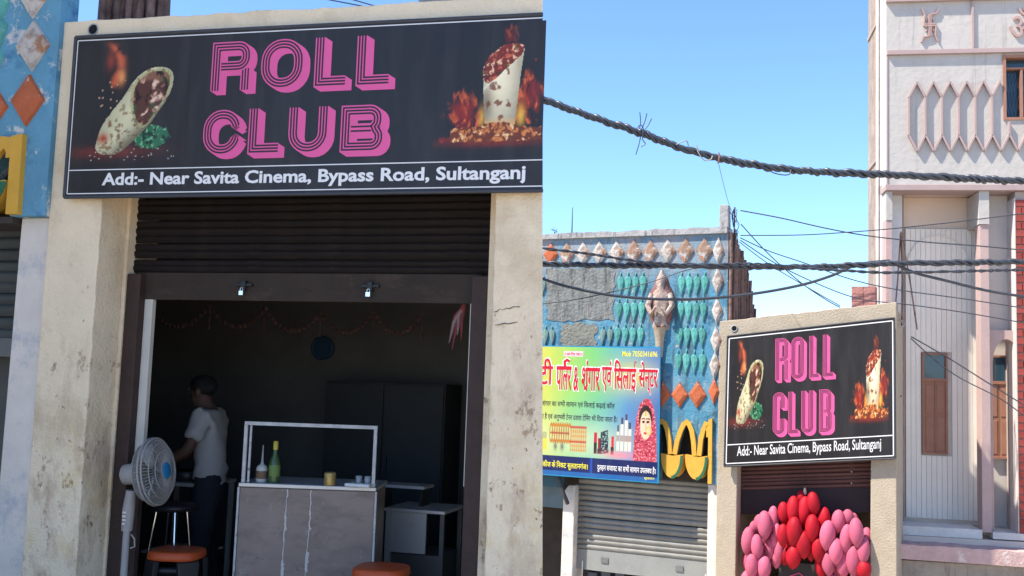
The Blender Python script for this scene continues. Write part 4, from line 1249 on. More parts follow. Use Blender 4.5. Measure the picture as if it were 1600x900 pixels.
# ---- banner
bn = thing('banner', 'bright rainbow beauty parlour banner with Hindi lettering on the blue building', 'banner', FB)
U0, U1, Z0, Z1 = -3.75, -.715, .335, 2.08
wB = -.12
MB().prism([(U0, Z0 - .005), (U0, Z1 - .01), (U1, Z1), (U1 + .012, Z0)], wB, wB + .02).build('panel', mat('banner_edge_teal', lin(40, 130, 170), .5), bn)
def paint_banner(x, y):
    # x, y in hundredths of the visible part: x 0..445, y 25..540
    n = fbm(x / 60, y / 60)
    t = x / 445.0
    c = np.zeros(x.shape + (3,))
    stops = [(-1.2, L3(196, 190, 40)), (0, L3(196, 196, 40)), (.22, L3(150, 196, 60)), (.45, L3(96, 186, 96)), (.7, L3(60, 150, 168)), (1.0, L3(40, 96, 170))]
    low = [(-1.2, L3(200, 200, 60)), (0, L3(196, 200, 70)), (.25, L3(120, 190, 110)), (.5, L3(96, 176, 150)), (.75, L3(44, 110, 180)), (1.0, L3(30, 60, 140))]
    def ramp(S):
        o = np.zeros(x.shape + (3,)) + S[0][1]
        for (a, ca), (b, cb) in zip(S[:-1], S[1:]):
            o = np.where((t >= a)[..., None], mixc(np.zeros(x.shape + (3,)) + ca, cb, (t - a) / (b - a)), o)
        return o
    c = mixc(ramp(stops), np.array([1., 1, 1]), np.zeros_like(x))
    c = c * (1 - sst(150, 330, y))[..., None] + ramp(low) * sst(150, 330, y)[..., None]
    c = mixc(c, L3(214, 196, 60), np.exp(-(((x - 330) / 110) ** 2 + ((y - 140) / 60) ** 2)) * .85)
    c = mixc(c, L3(206, 214, 170), np.exp(-(((x - 150) / 220) ** 2 + ((y - 400) / 70) ** 2)) * .65)
    c = mixc(c, L3(90, 120, 160), np.exp(-(((x - 390) / 60) ** 2 + ((y - 300) / 70) ** 2)) * .3)
    c = c * (0.92 + .16 * n)[..., None]
    c = c * .80 + .06 * np.array([.9, 1., 1.])
    # bangles
    for bx in range(40, 115, 9):
        e = np.abs(np.hypot((x - bx) / 6, (y - 372) / 34) - 1)
        c = mixc(c, L3(176, 112, 40), sst(.35, .1, e))
    c = mixc(c, L3(150, 60, 40), (np.abs(y - 372) < 4) * (x > 36) * (x < 112) * .8)
    for bx in (58, 84):
        c = mixc(c, L3(90, 74, 80), np.exp(-(((x - bx) / 7) ** 2 + ((y - 425) / 16) ** 2)) * .9)
    # necklaces
    for bx in range(118, 178, 8):
        m = (np.abs(x - bx) < 3) & (y > 345) & (y < 440)
        c = mixc(c, L3(190, 130, 60), m * (.6 + .4 * (np.sin(y / 3) > 0)))
    c = mixc(c, L3(170, 50, 50), ((y > 340) & (y < 350) | (y > 400) & (y < 408)) * (x > 114) * (x < 178) * .8)
    c = mixc(c, L3(70, 40, 60), (x > -5) * (x < 22) * (y > 370) * (y < 440) * .35 + 0)
    c = mixc(c, L3(205, 190, 60), ((x > 2) & (x < 24) & (y > 395) & (y < 440)) * .9)
    # lipsticks and a compact
    for bx, y0, cc in ((212, 362, (176, 30, 60)), (226, 385, (120, 20, 40)), (276, 375, (200, 40, 60))):
        c = mixc(c, L3(*cc), ((np.abs(x - bx) < 5) & (y > y0) & (y < y0 + 40)) * 1.0)
        c = mixc(c, L3(30, 26, 34), ((np.abs(x - bx) < 6) & (y >= y0 + 40) & (y < 445)) * 1.0)
    c = mixc(c, L3(36, 40, 54), inpoly(x, y, [(232, 360), (258, 350), (262, 440), (232, 445)]) * 1.0)
    c = mixc(c, L3(130, 170, 160), (cells(x / 9, y / 9)[0] < .33) * inpoly(x, y, [(234, 364), (256, 356), (260, 436), (236, 440)]) * .9)
    for bx, y0, hw in ((296, 330, 5), (310, 300, 6), (326, 285, 5), (340, 318, 6)):
        c = mixc(c, L3(206, 200, 186), ((np.abs(x - bx) < hw) & (y > y0 + 25) & (y < 430)) * .95)
        c = mixc(c, L3(70, 60, 70), ((np.abs(x - bx) < hw * .6) & (y > y0) & (y <= y0 + 25)) * .95)
        c = mixc(c, L3(150, 120, 110), ((np.abs(x - bx) < hw) & (np.abs(y - 380) < 12)) * .8)
    c = mixc(c, L3(230, 120, 130), np.exp(-(((x - 300) / 60) ** 2 + ((y - 445) / 14) ** 2)) * .7)
    # bride: veil, hair, face
    V = [(352, 462), (356, 380), (362, 300), (374, 245), (394, 222), (412, 226), (426, 262), (434, 330), (436, 400), (438, 462)]
    mv = inpoly(x, y, V)
    cd, ci = cells(x / 7, y / 7)
    veil = np.zeros(x.shape + (3,)) + L3(176, 62, 80)
    veil = mixc(veil, L3(226, 150, 150), (ci > .55) * sst(.4, .2, cd))
    veil = mixc(veil, L3(110, 20, 40), (ci < .2) * sst(.5, .2, cd))
    c = np.where(mv[..., None], veil, c)
    c = mixc(c, L3(40, 24, 24), (np.hypot((x - 396) / 24, (y - 300) / 52) < 1) * 1.0)
    fm_ = np.hypot((x - 397) / 20, (y - 325) / 54)
    c = mixc(c, L3(232, 190, 160), sst(1.05, .95, fm_))
    c = mixc(c, L3(200, 150, 124), sst(1.05, .95, fm_) * sst(402, 414, x) * .5)
    for ex in (389, 405):
        c = mixc(c, L3(40, 26, 30), (np.hypot((x - ex) / 5.5, (y - 312) / 5) < 1) * 1.0)
        c = mixc(c, L3(60, 36, 34), ((np.abs(x - ex) < 7) & (np.abs(y - 299 - np.abs(x - ex) * .4) < 2.5)) * 1.0)
    c = mixc(c, L3(180, 130, 110), ((np.abs(x - 398) < 2.2) & (y > 315) & (y < 342)) * .6)
    c = mixc(c, L3(186, 40, 56), (np.hypot((x - 397) / 7, (y - 355) / 5) < 1) * 1.0)
    c = mixc(c, L3(206, 160, 60), (np.hypot((x - 397) / 3, (y - 280) / 12) < 1) * 1.0)
    c = mixc(c, L3(220, 170, 70), (np.abs(np.hypot((x - 408) / 9, (y - 345) / 14) - 1) < .2) * .9)
    # footer strip
    c = mixc(c, L3(24, 34, 84), (y > 463) * (y < 522) * 1.0)
    c = mixc(c, L3(34, 90, 150), (y >= 522) * 1.0)
    c = mixc(c, L3(30, 70, 160), ((np.abs(x - 198) < 4) & (y > 463) & (y < 522)) * 1.0)
    return c
ku = 445 / 1.655
art('banner_print', paint_banner, ((U0 + .01 + 2.37) * ku, 28, (U1 - .008 + 2.37) * ku, 538), (U0 + .01, U1 - .008, Z0 + .012, Z1 - .02), wB - .001, (420, 260), bn, matname='banner_vinyl')
M_red = mat('red_lettering', lin(190, 24, 44), .5, .02)
M_blk = mat('dark_lettering', (.02, .02, .04), .5, .02)
M_yel = mat('yellow_lettering', lin(226, 214, 60), .5, .02)
hw_ = MB(); hr_ = MB()
words = [('ब्यूटी', -2.72, -2.22, 1.44, 1.90), ('पालर', -2.17, -1.95, 1.475, 1.80), ('&', -1.92, -1.845, 1.475, 1.80), ('शंगार', -1.80, -1.54, 1.475, 1.885),
         ('एवं', -1.515, -1.375, 1.475, 1.885), ('िसलाई', -1.345, -1.035, 1.475, 1.90), ('सेन्टर', -1.0, -.745, 1.46, 1.88)]
for b_, a0, a1, q0, q1 in words:
    text_mb(hw_, b_, a0 - .012, a1 + .012, q0 - .016, q1 + .016, wB - .0022, .038)
    text_mb(hr_, b_, a0, a1, q0, q1, wB - .0036, .016)
for mbx, w_, r_ in ((hw_, wB - .0025, .030), (hr_, wB - .0040, .018)):
    band(mbx, [(-2.045, 1.80), (-2.055, 1.86), (-2.02, 1.885), (-1.985, 1.865)], -r_, r_, w_, 0)     # the hook over the first word
    band(mbx, [(-1.715, 1.56), (-1.755, 1.50)], -r_ * .8, r_ * .8, w_ - .0003, 0)
hw_.build('title_outline', M_white, bn)
hr_.build('title_lettering', M_red, bn)
text_words('बयूटी, शंगार का सभी सामान एवं िसलाई कढ़ाई कॉल', -2.52, -1.325, 1.235, 1.345, wB - .0022, .012, M_blk, bn, 'body_word')
text_words('सखाया जाता है एवं अनुभवी टेनर दवारा टेिनंग भी िदया जाता है।', -2.62, -1.285, 1.06, 1.17, wB - .0022, .012, M_blk, bn, 'body_word')
text_words('सिवता टॉकीज के िनकट सुलतानगंज।', -2.56, -1.68, .42, .535, wB - .0022, .014, M_yel, bn, 'footer_word')
text_words('Mob 7050341696', -1.235, -.755, 1.945, 2.02, wB - .0022, .015, M_yel, bn, 'phone_word')
text_words('सुलतान', -.90, -.76, .365, .40, wB - .0022, .012, M_yel, bn, 'footer_word')
text_words('दुलहन सजावट का सभी सामान उपलबध है।', -1.545, -.745, .425, .54, wB - .0022, .014, M_white, bn, 'footer_word')
tb4 = MB()
band(tb4, [(-2.07, 1.968), (-1.79, 1.968)], -.035, .035, wB - .0018, 0)
tb4.build('caption_box', mat('pale_pink_box', lin(226, 190, 196), .5), bn)
tb5 = MB(); text_mb(tb5, '!! जय िशव शंकर !!', -2.055, -1.80, 1.945, 1.99, wB - .0026, .02)
tb5.build('caption_lettering', M_red, bn)
for u in (-3.2, -2.2, -1.2):
    MB().box(u, u + .03, wB + .021, -.001, 1.95, 1.98).build('bracket', M_rust, bn)
    MB().box(u, u + .03, wB + .021, -.001, .40, .43).build('bracket', M_rust, bn)

# ---- far shop with balloons
fs = thing('shop_building', 'small cream shop with pink balloons at its shutter, next to the blue building', 'shop', FS)
tp = jline(-.09, 2.03, 2.43, 2.455, 26, .007)
of = [(-.10, -2.3)] + tp + [(2.03, -2.3), (1.73, -2.3), (1.745, .64), (.16, .64), (.15, -2.3)]
MB().prism(of, 0, .22).build('front_wall', cream_far, fs, bevel=.008, shear=SH)
MB().plan([(2.03, .221), (2.03, .80), (1.82, .84), (1.82, .221)], -2.3, 2.36).build('side_wall', cream_far, fs, shear=SH)
MB().plan([(1.82, .841), (1.70, .84), (1.16, 2.8), (1.26, 2.8)], -2.3, 2.2).build('side_wall', cream_far, fs, shear=SH)
MB().plan([(-.1, .221), (0.12, .221), (0.12, 2.8), (-.1, 2.8)], -2.3, 2.2).build('side_wall', cream_far, fs, shear=SH)
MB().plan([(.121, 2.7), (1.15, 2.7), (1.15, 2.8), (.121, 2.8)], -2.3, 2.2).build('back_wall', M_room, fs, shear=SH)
MB().plan([(.121, .221), (1.81, .221), (1.70, .82), (1.15, 2.69), (.121, 2.69)], 1.9, 2.0).build('roof_slab', M_coping, fs, shear=SH)
MB().box(.03, .16, -.02, .0, 0, 0).v
MB().lathe([(.030, 0), (.045, 0), (.045, .008), (.035, .008), (.030, .002)], 16, M=RX, o=(.10, .0, 2.33)).build('drain_pipe', mat('grey_pvc', (.3, .3, .3)), fs)
MB().lathe([(.0005, 0), (.034, 0)], 16, M=RX, o=(.10, -.004, 2.33)).build('drain_opening', M_black, fs)
MB().lathe([(.0005, 0), (.012, 0), (.012, .01)], 10, M=Matrix.Rotation(RAD(90), 3, 'Y'), o=(2.031, .5, 1.55)).build('bolt_hole', M_black, fs)
fsh = thing('rolling_shutter', 'maroon rolling shutter above the pink and red balloons', 'shutter', FS)
slats(fsh, .16, 1.745, .66, .28, .0475, .25, M_shut_far, shear=SH)
MB().box(.16, 1.745, .245, .262, -.02, .28).build('bottom_plate', mat('dark_maroon_plate', (.035, .022, .026), .6), fsh, shear=SH)
sg2 = thing('signboard', 'smaller far black sign reading ROLL CLUB above the balloons', 'sign', FS)
SBd = [(.022, .60), (.040, 2.222), (2.018, 2.262), (2.028, .622)]
lett = []
for ch, a, b in (('R', .638, .795), ('O', .832, .985), ('L', 1.045, 1.155), ('L', 1.205, 1.325)):
    lett.append((ch, a, b, 1.625, 2.135))
for ch, a, b in (('C', .615, .76), ('L', .80, .915), ('U', .955, 1.10), ('B', 1.165, 1.315)):
    lett.append((ch, a, b, .965, 1.475))
make_sign(sg2, dict(w=-.10, shear=SH, closed=True, board=SBd, lw=.012,
    lines=[((.045, .635), (.062, 2.190)), ((.062, 2.190), (1.998, 2.228)), ((1.998, 2.228), (2.006, .655)), ((2.006, .655), (.045, .635)), ((.045, .865), (2.005, .890))],
    letters=lett, W=.052, sx=.032, sz=-.036, address=(.18, 1.87, .685, .845), bold=.008, aslope=.012,
    art1=(.055, .56, 1.02, 2.17), art2=(1.50, 1.955, .99, 2.15), box2=(690, 100, 1135, 640), res=(110, 140)))
for u in (.2, 1.8):
    MB().box(u, u + .03, -.054, -.001, 1.2, 1.24).build('bracket', M_rust, sg2, shear=SH)
bu = thing('light_bulb', 'pale bulb hanging on a cord under the far sign', 'bulb', FS, .965, .12, .35)
MB().lathe([(.0005, -.045), (.018, -.035), (.022, -.01), (.016, .02), (.012, .045)], 12).build('bulb', mat('cream_bulb', (.62, .52, .42), .4), bu)
MB().tube([(0, 0, .04), (0, 0, .34)], .004, 5).build('cord', M_black, bu)

# balloons: one object each
def balloon_mesh(name, m):
    mb = MB()
    pr = [(.0005, 1.0)]
    for i in range(1, 12):
        a = math.pi * i / 12
        z = math.cos(a)
        r = math.sin(a) * (1 if z > 0 else (1 - .28 * (-z) ** 2))
        pr.append((r, z))
    pr += [(.05, -1.0), (.10, -1.06), (.0005, -1.07)]
    mb.lathe(pr[::-1], 20)
    return mb.mesh(name, m)
def balloon_mat(name, rgb):
    m = mat(name, rgb, .6, .06, 2, spec=.22, prand=.2)
    b = m.node_tree.nodes['Principled BSDF']
    b.inputs['Subsurface Weight'].default_value = .35
    b.inputs['Subsurface Radius'].default_value = (.05, .02, .02)
    return m
BMp, BMr = balloon_mesh('balloon', balloon_mat('pink_latex', (.54, .12, .20))), balloon_mesh('balloon', balloon_mat('red_latex', (.40, .008, .02)))
BL = dict(
 left=[(0.308, -0.294, 0.077, 0.177), (0.42, -0.076, 0.060, 0.118), (0.51, -0.083, 0.081, 0.177), (0.596, -0.013, 0.064, 0.168), (0.648, -0.158, 0.05, 0.118), (0.429, -0.348, 0.075, 0.168), (0.558, -0.367, 0.06, 0.138), (0.675, -0.37, 0.064, 0.158), (0.375, -0.588, 0.081, 0.158), (0.517, -0.591, 0.081, 0.158), (0.633, -0.487, 0.054, 0.118), (0.273, -0.561, 0.06, 0.138), (.30, -.80, .08, .16), (.45, -.83, .08, .16), (.35, -.16, .055, .11), (.50, -.24, .055, .11), (.62, -.26, .052, .11), (.46, -.46, .055, .11)],
 middle=[(0.73, 0.082, 0.069, 0.138), (0.842, 0.129, 0.073, 0.168), (0.971, 0.121, 0.077, 0.193), (1.084, 0.223, 0.075, 0.138), (1.2, 0.048, 0.069, 0.148), (0.868, -0.125, 0.086, 0.187), (1.083, -0.063, 0.073, 0.168), (0.742, -0.178, 0.069, 0.148), (0.98, -0.266, 0.086, 0.177), (1.157, -0.313, 0.081, 0.168), (0.86, -0.426, 0.09, 0.148), (0.739, -0.438, 0.064, 0.118), (1.057, -0.332, 0.054, 0.138), (1.167, -0.522, 0.064, 0.138), (.80, -.02, .06, .12), (.92, .27, .055, .10), (1.14, -.18, .058, .12), (.80, -.31, .06, .12), (1.03, .06, .058, .12)],
 right=[(1.261, -0.13, 0.079, 0.187), (1.375, 0.037, 0.077, 0.148), (1.478, 0.073, 0.069, 0.118), (1.593, -0.063, 0.075, 0.177), (1.475, -0.154, 0.077, 0.177), (1.36, -0.302, 0.073, 0.168), (1.681, -0.126, 0.054, 0.118), (1.672, -0.262, 0.069, 0.158), (1.269, -0.457, 0.077, 0.158), (1.435, -0.457, 0.077, 0.158), (1.559, -0.409, 0.077, 0.197), (1.365, -0.54, 0.06, 0.12), (1.673, -0.487, 0.075, 0.12), (1.30, -.74, .08, .16), (1.58, -.74, .08, .16), (1.32, -.05, .056, .11), (1.42, -.38, .056, .12), (1.53, .03, .056, .11), (1.60, -.25, .055, .11)])
ORD = ['first', 'second', 'third', 'fourth', 'fifth', 'sixth', 'seventh']
for side, lst in BL.items():
    rows = {}
    for b_ in lst:
        rows.setdefault(int(round((.25 - b_[1]) / .235)), []).append(b_)
    ks = sorted(rows)
    for ri, k in enumerate(ks):
        rw_ = sorted(rows[k])
        for ci_, (u, z, rx, rz) in enumerate(rw_):
            red = side == 'middle' or (side == 'right' and u > 1.66 and z < -.4)
            small = rx < .066
            w_ = -.03 + (.12 if small else 0) + rnd.uniform(-.05, .05) + (.06 if z > 0 else 0)
            o = link('balloon', BMr if red else BMp, loc=FS.pt(u, w_, z))
            o.rotation_euler = (rnd.uniform(-.1, .1), rnd.uniform(-.1, .1), rnd.uniform(0, 6))
            k_ = 1.08 * rnd.uniform(.90, 1.08)
            o.scale = (rx * k_ * 1.06, rx * k_, rz * rnd.uniform(.92, 1.02))
            pos = (ORD[ci_] + ' from the left in ') if len(rw_) > 1 else 'alone in '
            tag(o, f"{'red' if red else 'pink'} balloon, {pos}the {ORD[ri]} row down of the {side} bunch", 'balloon', f'balloons of the {side} bunch')
bf = MB()
bf.tube([(.28, .17, -2.0), (.30, .17, -.9), (.38, .17, -.35), (.6, .17, -.02), (.97, .17, .12), (1.3, .17, .0), (1.56, .17, -.3), (1.66, .17, -.9), (1.68, .17, -2.0)], .012, 8)
tag(bf.build('metal_hoop', M_rust, None, FS), 'dark metal hoop carrying the balloons in the far shop opening', 'hoop')
bdw = thing('display_board', 'dark board with a faint pink line below the red balloons', 'board', FS, .93, .25, -1.75)
MB().box(-.30, .30, 0, .03, 0, 1.22).build('panel', mat('charcoal_board', (.05, .048, .05), .6), bdw)
MB().tube([(-.22, -.004, 1.02), (-.05, -.004, 1.10), (.1, -.004, 1.0), (.24, -.004, 1.08)], .008, 5).build('ribbon_line', M_pink, bdw)

# on its roof: pink block and tied reinforcing bars
pb = thing('parapet_block', 'pink brick block on the far shop roof beside the white house', 'block', FS, 1.62, .36, 2.50)
for k in range(3):
    for j in range(2):
        MB().box(-.14 + j * .142, -.002 + j * .142, -.06, .12, .10 + k * .095, .19 + k * .095).build('brick', mat('pink_brick', lin(170, 120, 112), .9, .25, 12, .6, 30, prand=.15), pb)
MB().box(-.15, .15, -.07, .13, -.40, .097).build('base', mat('pink_brick_base', lin(160, 112, 104), .9, .2, 12), pb)
rb = thing('reinforcing_bars', 'rusty iron bars tied at the top above the far shop corner', 'bars', FS, 2.0, .30, 2.40)
for a, b_ in (((-.03, 0, 0), (.05, 0, 1.13)), ((.06, .02, 0), (.055, .01, 1.15)), ((.24, -.05, -.05), (.06, 0, 1.13))):
    MB().tube([a, [(a[i] + b_[i]) / 2 + .008 for i in range(3)], b_], .010, 6).build('bar', M_rust, rb)
lp = MB()
lp.tube([(.02 + .05 * math.cos(t) * (1 + .1 * t), .0, .02 + .05 * math.sin(t)) for t in [i * .5 for i in range(22)]], .006, 5)
lp.build('wire_coil', mat('pale_wire', (.45, .43, .40), .6), rb)

# ---- white house
M_house = mat('white_house_paint', (.48, .45, .415), .9, .05, 2.0, .3, 14, spots=[((.40, .365, .335), 2.2, .53, .2, (1, 1, .6)), ((.33, .30, .275), 3.5, .57, .14, (3, 1, .18)), ((.30, .27, .25), 26, .70, .03)])
M_pinkp = mat('pale_pink_paint', (.46, .335, .31), .85, .07, 4, .2, 40)
M_trim = mat('pink_trim', (.40, .30, .285), .85, .06, 5)
M_cream2 = mat('porch_cream', (.72, .58, .48), .9, .05, 3)
M_door = mat('brown_door_paint', lin(156, 112, 92), .7, .1, 8)
M_pane = mat('blue_tinted_pane', (.03, .07, .10), .08, .1, 3, spec=.6)
wh = thing('white_house', 'tall white house with pink trim, porch and relief lattice at the right', 'house', FW)
X1 = 3.4
for a in [(0, 1.42, 4.25, 7.4), (1.42, 2.02, 4.25, 5.09), (1.42, 2.02, 5.94, 7.4), (2.02, X1, 4.25, 7.4)]:
    MB().box(a[0], a[1], 0, .3, a[2], a[3]).build('upper_wall', M_house, wh)
MB().box(0.0, .25, .302, .45, -2.4, 7.4).build('corner_strip', mat('bright_white_strip', (.66, .65, .64), .8), wh)
MB().box(-.012, .3, .452, 1.30, -2.4, 7.4).build('side_wall', mat('tan_bare_side', (.30, .235, .19), .95, .2, 5, .5, 18, spots=[((.42, .34, .28), 4, .52, .1, (1, 1, .4))]), wh)
for z in (1.0, 2.6, 4.7, 6.6):
    MB().box(-.03, 0.1, .46, 1.29, z, z + .05).build('string_course', mat('tan_course', (.36, .29, .24), .95), wh)
MB().tube([(-.03, .46, -2), (-.03, .46, 7.3)], .022, 8).build('downpipe', mat('pale_pipe', (.6, .58, .55), .6), wh)
MB().box(.9, X1, 1.31, 5, -2.4, 7.4).build('rear_block', M_house, wh)
def trim(u0, u1, z0, z1, p=.03, m=M_trim, nm='trim', y1=-.001):
    MB().box(u0, u1, -p, y1, z0, z1).build(nm, m, wh, bevel=.004)
trim(0.0, X1, 5.965, 6.025, .05)
trim(-.01, X1, 6.67, 6.73, .06)
trim(1.045, 1.075, 6.03, 6.665, .03)
trim(0.0, .018, 4.26, 5.96, .012)
trim(-.02, X1, 4.175, 4.249, .06, y1=.3)
hexm = MB()
bw = .011
def bar(mb, a, b_, hw=.011, d=.05):
    dx, dz = b_[0] - a[0], b_[1] - a[1]
    l = math.hypot(dx, dz); nx, nz = -dz / l * hw, dx / l * hw
    mb.prism([(a[0] + nx, a[1] + nz), (a[0] - nx, a[1] - nz), (b_[0] - nx, b_[1] - nz), (b_[0] + nx, b_[1] + nz)], -d, -.001)
for k in range(9):
    u = .27 + .2015 * k
    hx = MB()
    bar(hx, (u, 4.90), (u, 5.39))
    if u < 1.20 or u > 2.0:
        bar(hx, (u, 5.395), (u + .1, 5.595)); bar(hx, (u + .102, 5.595), (u + .2015, 5.395))
    elif u < 1.4:
        bar(hx, (u, 5.395), (u + .1, 5.595))
    bar(hx, (u, 4.895), (u + .1, 4.69)); bar(hx, (u + .102, 4.69), (u + .2015, 4.895))
    if not (1.42 < u < 2.02):
        hx.build('lattice_relief', M_trim, wh)
    else:
        hx = MB(); bar(hx, (u, 4.90), (u, 5.06)); bar(hx, (u, 4.895), (u + .1, 4.69)); bar(hx, (u + .102, 4.69), (u + .2015, 4.895))
        hx.build('lattice_relief', M_trim, wh)
sw = MB()
cx, cz, a_, b_ = .535, 6.355, .085, .20
k1 = .052
M_rel = mat('brown_relief_paint', lin(176, 146, 140), .85, .1, 12)
for p, q in (((0, -b_), (0, b_)), ((-a_, 0), (a_, 0)), ((0, b_), (a_ * .9, b_ * .92)), ((a_, 0), (a_, -b_ * .85)), ((0, -b_), (-a_ * .9, -b_ * .92)), ((-a_, 0), (-a_, b_ * .85))):
    pass
for dx, dz in ((.010, .022), (-.010, -.022)):
    bar(sw, (cx + dx, cz - b_ * .72), (cx + dx, cz + b_ * .72), .007, .035)
    bar(sw, (cx - a_ * .8, cz + dz * .5), (cx + a_ * .8, cz + dz * .5), .008, .036)
bar(sw, (cx, cz + b_ * .70), (cx + a_, cz + b_ * .80), .009, .034); bar(sw, (cx + a_ * .95, cz + b_ * .80), (cx + a_ * 1.25, cz + b_ * 1.1), .007, .033)
bar(sw, (cx + a_ * .85, cz + .01), (cx + a_ * .75, cz - b_ * .7), .009, .034); bar(sw, (cx + a_ * .75, cz - b_ * .7), (cx + a_ * 1.15, cz - b_ * 1.1), .007, .033)
bar(sw, (cx, cz - b_ * .70), (cx - a_, cz - b_ * .80), .009, .034); bar(sw, (cx - a_ * .95, cz - b_ * .80), (cx - a_ * 1.25, cz - b_ * 1.12), .007, .033)
bar(sw, (cx - a_ * .85, cz - .01), (cx - a_ * .75, cz + b_ * .7), .009, .034); bar(sw, (cx - a_ * .75, cz + b_ * .7), (cx - a_ * 1.15, cz + b_ * 1.1), .007, .033)
for sx_, sz_ in ((1, 1), (1, -1), (-1, 1), (-1, -1)):
    sw.ellipsoid((cx + sx_ * .042, -.01, cz + sz_ * .07), (.012, .02, .018), 8, 6)
so_ = sw.build('swastika_relief', M_rel, wh)
so_['label'] = 'pinkish swastika emblem in relief on the white wall'
om = MB()
text_mb(om, 'ॐ', 1.50, 1.80, 6.17, 6.56, -.03, .0, extrude=.029)
oo = om.build('om_relief', M_rel, wh)
oo['label'] = 'pinkish om emblem in relief at the right edge'
# upper window
wf_ = MB()
wf_.box(1.42, 1.455, -.02, .1, 5.09, 5.94); wf_.box(1.985, 2.02, -.02, .1, 5.09, 5.94)
wf_.box(1.456, 1.984, -.018, .1, 5.90, 5.94); wf_.box(1.456, 1.984, -.018, .1, 5.09, 5.125); wf_.box(1.456, 1.984, .02, .1, 5.76, 5.785); wf_.box(1.635, 1.665, .021, .1, 5.126, 5.759)
wn_ = wf_.build('window', M_door, wh)
MB().box(1.456, 1.984, .11, .12, 5.10, 5.93).build('pane', M_pane, wn_)
gl = MB()
for k in range(14):
    u = 1.47 + k * .038
    gl.tube([(u + .016 * math.sin(j * 1.2), .06, 5.13 + j * .052) for j in range(13)], .004, 4, caps=False)
gl.build('grille', mat('dark_grille', (.05, .06, .08), .5), wn_)
# porch
MB().box(.0, X1, .302, .66, 4.205, 4.32).build('porch_ceiling', M_cream2, wh)
MB().box(.05, 1.36, .57, .67, -.06, 4.20).build('porch_back_wall', M_cream2, wh)
MB().box(0.0, .075, 0.01, .30, 3.80, 4.172).build('beam_end', M_house, wh)
MB().box(0.0, .07, .02, .30, -.06, 3.798).build('porch_jamb', M_pinkp, wh)
MB().box(1.115, 1.235, -.02, .56, 3.75, 4.172).build('beam_end', M_house, wh)
MB().box(1.125, 1.235, 0.0, .22, -.08, 3.748).build('pillar', M_pinkp, wh, bevel=.006)
MB().box(.335, 1.225, .555, .569, -.005, 3.79).build('panel_field', mat('board_gap_grey', (.52, .48, .43), .9), wh)
bm_ = MB(); bm_.box(0, .060, .885, .904, -.03, 0)
Mb = mat('cream_white_boards', (.84, .77, .67), .8, .05, 3, prand=.04)
k = 0
u = .34
while u < 1.215:
    # leave the window clear
    segs = [(-.003, .80), (2.145, 3.77)] if (.48 < u < .86) else [(-.003, 3.77)]
    for z0, z1 in segs:
        MB().box(u, u + .0595, .535, .5545, z0, z1).build('board', Mb, wh)
    u += .0635
ar = MB()
ac, az_ = .745, 3.28
P = arc(ac, az_, .39, .41, 0, 180, 24)
for i in range(24):
    ar.prism([P[i], P[i + 1], (ac + (P[i + 1][0] - ac) * .965, az_ + (P[i + 1][1] - az_) * .965), (ac + (P[i][0] - ac) * .965, az_ + (P[i][1] - az_) * .965)], .518, .534)
ar.build('arch_moulding', mat('board_trim', (.74, .67, .58), .85), wh)
def shuttered_window(u0, u1, z0, z1, zt, w):
    f = MB()
    t = .026
    f.box(u0, u0 + t, w, w + .05, z0, z1); f.box(u1 - t, u1, w, w + .05, z0, z1)
    f.box(u0 + t, u1 - t, w, w + .05, z1 - t, z1); f.box(u0 + t, u1 - t, w + .001, w + .05, zt - .02, zt + .02); f.box(u0 + t, u1 - t, w, w + .05, z0, z0 + t)
    o = f.build('window', M_door, wh)
    MB().box(u0 + t, u1 - t, w + .03, w + .036, zt + .02, z1 - t).build('pane', M_pane, o)
    m = (u0 + u1) / 2
    for a, b2 in ((u0 + t, m - .003), (m + .003, u1 - t)):
        MB().box(a, b2, w + .02, w + .04, z0 + t, zt - .021).build('shutter_leaf', M_door, o)
        h = zt - z0
        for c0, c1 in ((.06, .50), (.55, .93)):
            MB().box(a + .02, b2 - .02, w + .012, w + .0195, z0 + h * c0, z0 + h * c1).build('shutter_panel', M_door, o, bevel=.004)
shuttered_window(.537, .853, .82, 2.13, 1.78, .51)
# right bay with an arched niche
MB().box(1.237, 1.545, .30, .36, 2.42, 4.172).build('bay_wall', mat('bay_cream', (.56, .51, .47), .9, .05, 3), wh)
ap = [(1.238, -.06), (1.238, 2.42), (1.545, 2.42), (1.545, 2.25)] + [(1.455 + .165 * math.cos(RAD(a)), 1.98 + .33 * math.sin(RAD(a))) for a in range(57, 181, 12)] + [(1.29, 1.9), (1.29, -.06)]
MB().prism(ap, .10, .28).build('arch_panel', M_pinkp, wh)
MB().box(1.237, 1.70, .55, .6, -.06, 2.6).build('niche_wall', MATS['bay_cream'], wh)
shuttered_window(1.34, 1.60, .80, 2.12, 1.77, .48)
# red brick column
bc = MB().box(1.555, 2.235, .02, .5, -.08, 4.17).build('brick_core', mat('mortar_pale', (.42, .36, .33), .9), wh)
bmm = MB(); bmm.box(0, .143, -.012, .05, 0, .081)
bme = bmm.mesh('brick', mat('red_facing_brick', lin(146, 66, 58), .8, .15, 10, .3, 30, prand=.2))
for r_ in range(43):
    for c_ in range(4):
        x_ = 1.548 + c_ * .153 + (.0765 if r_ % 2 else 0)
        o = link('brick', bme, wh, loc=(x_, rnd.uniform(-.003, .003), -.07 + r_ * .0965))
        if r_ % 2 and c_ == 0:
            h_ = link('brick', bme, wh, loc=(1.548, rnd.uniform(-.003, .003), -.07 + r_ * .0965))
            h_.scale = (.47, 1, 1)
MB().box(1.535, 1.5455, -.014, .3, -.08, 4.09).build('column_edge', mat('pale_edge', (.60, .55, .53), .8), wh)
MB().box(2.236, X1, .30, .5, -.08, 4.17).build('bay_wall', MATS['bay_cream'], wh)
